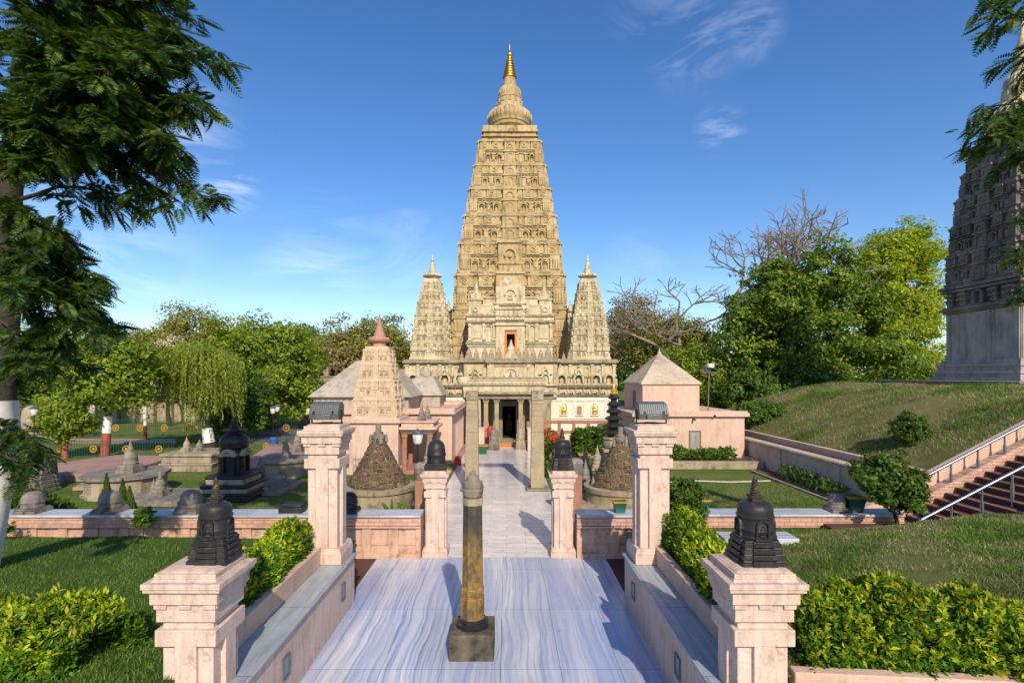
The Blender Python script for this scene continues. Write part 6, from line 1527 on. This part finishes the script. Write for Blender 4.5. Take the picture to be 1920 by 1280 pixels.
def branch_from(path, n_tw, L, rnd, droop=.35):
    """side twigs along a limb"""
    out = []
    for i in range(n_tw):
        t_ = .25+.75*(i+rnd.random())/n_tw; k = min(int(t_*(len(path)-1)), len(path)-2); f_ = t_*(len(path)-1)-k
        p = path[k]+(path[k+1]-path[k])*f_; d_ = (path[k+1]-path[k]).normalized()
        d_ = (d_*.7+Vector((rnd.uniform(-.7,.9), rnd.uniform(-.8,.8), rnd.uniform(-.55,.35)))).normalized()
        l = L*rnd.uniform(.6,1.1)*(1.1-.4*t_)
        out.append([p, p+d_*l*.5, p+d_*l+Vector((0,0,-droop*l*.4))])
    return out
def near_tree(label, base, path, r, limbs, m, seed, loc, per, Lf, painted=None):
    rnd = random.Random(seed); rt = thing('feathery_tree', label, 'tree', loc, 'feathery leaved trees framing the view')
    q = MB(); q.tube(path, [r*(1.15-.09*i) for i in range(len(path))], 16)
    tw = []
    for li in limbs:
        pts = [P(*a) for a in li[0]]; dens = li[1]
        rr = .05
        q.tube(pts, [rr*(1-.8*i/(len(pts)-1)) for i in range(len(pts))], 6)
        side = branch_from(pts, li[2], li[3], rnd)
        for s in side: q.tube(s, [.012,.008,.003], 4); tw.append((s, dens))
        tw.append((pts[len(pts)//2:], dens*.8))
    q.build('trunk', M['bark'], rt, smooth=60)
    frond_mesh(rt, tw, m, per, Lf)
    return rt
Yt = 11.0
tp = [Vector((X_(-62,Yt),Yt,.5)), Vector((X_(-28,Yt),Yt,2.4)), P(-2,850,Yt), P(-6,760,Yt), P(2,640,Yt), P(14,520,Yt), P(16,380,Yt), P(30,240,Yt), P(50,60,Yt)]
limbs = []
lr = random.Random(4)
def limb(p0, p1, y0, y1, dens=1.0, n=9, L=.9, sag=20):
    (ax, ay), (bx, by) = p0, p1; pts = []
    for i in range(6):
        t_ = i/5; pts.append((ax+(bx-ax)*t_, ay+(by-ay)*t_-sag*math.sin(math.pi*t_)+lr.uniform(-6,6), y0+(y1-y0)*t_))
    limbs.append((pts, dens, n, L))
# long limbs to the right: ends where the photo shows leaf sprays
limb((30,250),(398,380),11,9.6,.9,12,.6,30); limb((30,220),(368,190),11,9.5,1.0,13,.7,30); limb((30,180),(372,95),11,9.5,1.0,14,.75,40); limb((30,180),(180,210),11,8.8,1.3,16,1.1,10); limb((30,140),(260,100),11,9.2,1.3,16,1.0,20); limb((30,240),(330,300),11,10.8,1.2,14,.8,20); limb((40,200),(330,60),11,10.4,1.1,13,.9,30); limb((30,260),(360,200),11,10,1.0,13,.8,30)
limb((30,280),(345,385),11,9.8,.85,11,.62,30); limb((25,330),(300,300),11,10.6,1.0,12,.8,20); limb((20,380),(240,370),11,10,.9,10,.7,25)
limb((40,150),(230,20),11,11.6,1.2,14,1.1,10); limb((40,120),(350,10),11,12.2,1.0,12,1.0,20); limb((50,60),(180,-120),11,10.5,1.2,14,1.1,0)
limb((30,230),(200,160),11,9.0,1.2,14,1.0,10); limb((30,200),(120,80),11,8.6,1.2,14,1.0,0); limb((30,220),(250,240),11,11.8,1.2,14,1.0,20)
limb((-80,280),(80,300),9.4,9.2,1.2,12,.7,10); limb((-80,380),(70,420),9.4,9.2,1.1,11,.65,10); limb((-60,200),(110,230),9.6,9.0,1.2,13,.8,10); limb((-60,470),(60,480),9.4,9.1,1.1,11,.6,10); limb((30,160),(300,250),10.5,9.4,1.2,16,.9,10); limb((30,120),(200,130),10.2,8.8,1.2,15,1.0,0); limb((20,160),(-100,60),11,10,1.0,8,1.2,0); limb((25,250),(120,270),11,9.0,1.0,12,.8,10); limb((40,80),(60,-60),11,9,1.2,12,1.1,0)
limb((40,140),(130,130),11,12.5,1.3,14,1.2,0); limb((40,100),(200,90),11,12.8,1.3,14,1.2,0); limb((40,40),(280,-40),11,11,1.2,12,1.1,0); limb((30,200),(280,150),11,12.4,1.2,14,1.1,0)
# lower left masses
limb((14,420),(170,540),11,9.8,1.1,13,.75,20); limb((14,470),(150,600),11,9.2,1.1,13,.75,30); limb((10,520),(215,612),11,10.5,.9,11,.62,30); limb((14,500),(70,540),11,8.8,1.3,12,.8,10)
limb((5,560),(120,640),11,9.6,1.1,12,.7,10); limb((0,600),(60,680),11,9.0,1.1,12,.7,10); limb((14,400),(110,450),11,10.6,1.1,12,.7,10); limb((-30,760),(70,835),11,10.4,.9,9,.5,0); limb((-30,800),(45,890),11,9.8,.9,9,.5,0); limb((5,640),(150,690),11,12,.7,9,.6,10)
near_tree('large dark feathery leaved tree with whitewashed trunk filling the left edge', None, tp, .36, limbs, M['lf_near'], 3, (tp[0].x, Yt, .5), 23, .37)
rtree = bpy.data.objects['feathery_tree']
q = MB(); wp = [tp[0]+(tp[1]-tp[0])*.0, tp[1], tp[2], P(-6,752,Yt)]; q.tube([p+Vector((0,0,0)) for p in wp], [.43,.405,.375,.345], 18); q.build('painted_band', M['whitepaint'], rtree)
# right hand tree, trunk outside the frame
limbs = []; Yr = 9.5
tp2 = [Vector((12.6,Yr,1.4)), Vector((12.5,Yr,4)), Vector((12.1,Yr,7)), Vector((11.6,Yr,9.5)), Vector((11.4,Yr,13))]
limb((2180,150),(1860,20),9.5,9,1.0,11,.6,20); limb((2180,200),(1840,200),9.5,9,1.0,13,.62,20); limb((2180,250),(1815,265),9.5,9.2,.9,12,.55,25); limb((2180,330),(1905,400),9.5,9,.9,9,.5,20); limb((2180,400),(1895,480),9.5,9.2,.9,9,.5,20); limb((2150,120),(1900,110),9.5,10,.9,9,.6,10)
limb((2150,420),(1900,550),9.5,9.5,.8,8,.4,10); limb((2150,60),(1890,-30),9.5,9.4,1.0,9,.6,10); limb((2150,260),(1900,290),9.5,10,1.0,9,.6,10)
near_tree('feathery leaved branches of a tree reaching in from the top right edge', None, tp2, .3, limbs, M['lf_near'], 5, (12.6, Yr, 1.4), 15, .36)

# ------------------------------------------------------------------ grass blades (uncountable)
def blades(name, n, sampler, zf, h, m):
    xy = sampler(n); z = np.array([zf(a, b) for a, b in xy]); p = np.column_stack([xy, z])
    a = RNG.random(n)*6.28; hh = h*(.5+RNG.random(n)); w_ = hh*.07+.004
    sd = np.stack([np.cos(a), np.sin(a), 0*a], 1)*w_[:, None]; ln = RNG.normal(size=(n,3))*.45*hh[:, None]; ln[:, 2] = hh
    v = np.stack([p-sd, p+sd, p+ln], 1).reshape(-1, 3)
    o = fast_mesh(name, v, np.arange(n*3).reshape(-1, 3), m); o['kind'] = 'stuff'; return o
def persp(x0, x1, y0, y1):
    def f_(n):
        y = 1/(1/y1+(1/y0-1/y1)*RNG.random(n)); return np.column_stack([x0+(x1-x0)*RNG.random(n), y])
    return f_
blades('grass', 60000, persp(-13.5, -4.1, 5.5, 14.4), lawn_left, .055, M['lf_grass'])
def patch(x, y, k=1.0):
    return (np.sin(x*1.1*k+1.7*np.sin(y*.7*k))+np.sin(y*1.6*k+1.3*np.sin(x*.9*k+2))+.7*np.sin((x*2.3-y*1.9)*k+np.sin(y*2.1*k))+.6*np.sin((x*3.7+y*4.3)*k))/2.2
def masked(f_, lo, hi, k=1.0):
    def g(n):
        p = f_(n*3); v_ = patch(p[:,0], p[:,1], k)+RNG.normal(size=len(p))*.28; return p[(v_ > lo) & (v_ < hi)][:n]
    return g
def blades2(n, f_, zf, h, k=1.0, gap=-.75, hi=.05):
    xy = masked(f_, hi, 9, k)(n); blades('grass', len(xy), lambda m_: xy, zf, h*1.25, M['lf_grass'])
    xz = masked(f_, gap, hi+.2, k)(n); blades('grass', len(xz), lambda m_: xz, zf, h, M['lf_dry'])
blades2(34000, persp(3.7, 12.2, 7.0, 12.7), lawn_right, .05, 1.2, -.6, .3)
blades2(8000, persp(3.4, 10.6, 12.75, 14.4), lawn_right, .05, 1.2)
def hillf(n):
    x = 15.2+RNG.random(n)**1.1*15; y = 17.5+RNG.random(n)*22; return np.column_stack([x, y])
blades2(36000, hillf, hill_z, .11, .6, -.45, .5)
blades('grass', 30000, persp(-24, -5, 15.4, 36), lambda a, b: 0, .07, M['lf_grass'])
blades2(12000, persp(5.3, 12.6, 15.3, 24.9), lambda a, b: .02, .06, 1.0)
# a few dry leaves blown onto the marble
n = 70; p = np.column_stack([RNG.uniform(-3.3, 2.5, n), RNG.uniform(8.7, 24, n), np.full(n, .012)]); p[:,0] = np.where(p[:,1] > 14.7, p[:,0]*.6, p[:,0])
v, f = leaves(p, np.array([0,0,1.0])+RNG.normal(size=(n,3))*.12, .05, .5, 0); fast_mesh('fallen_leaves', v, f, M['lf_brown'])['kind'] = 'stuff'
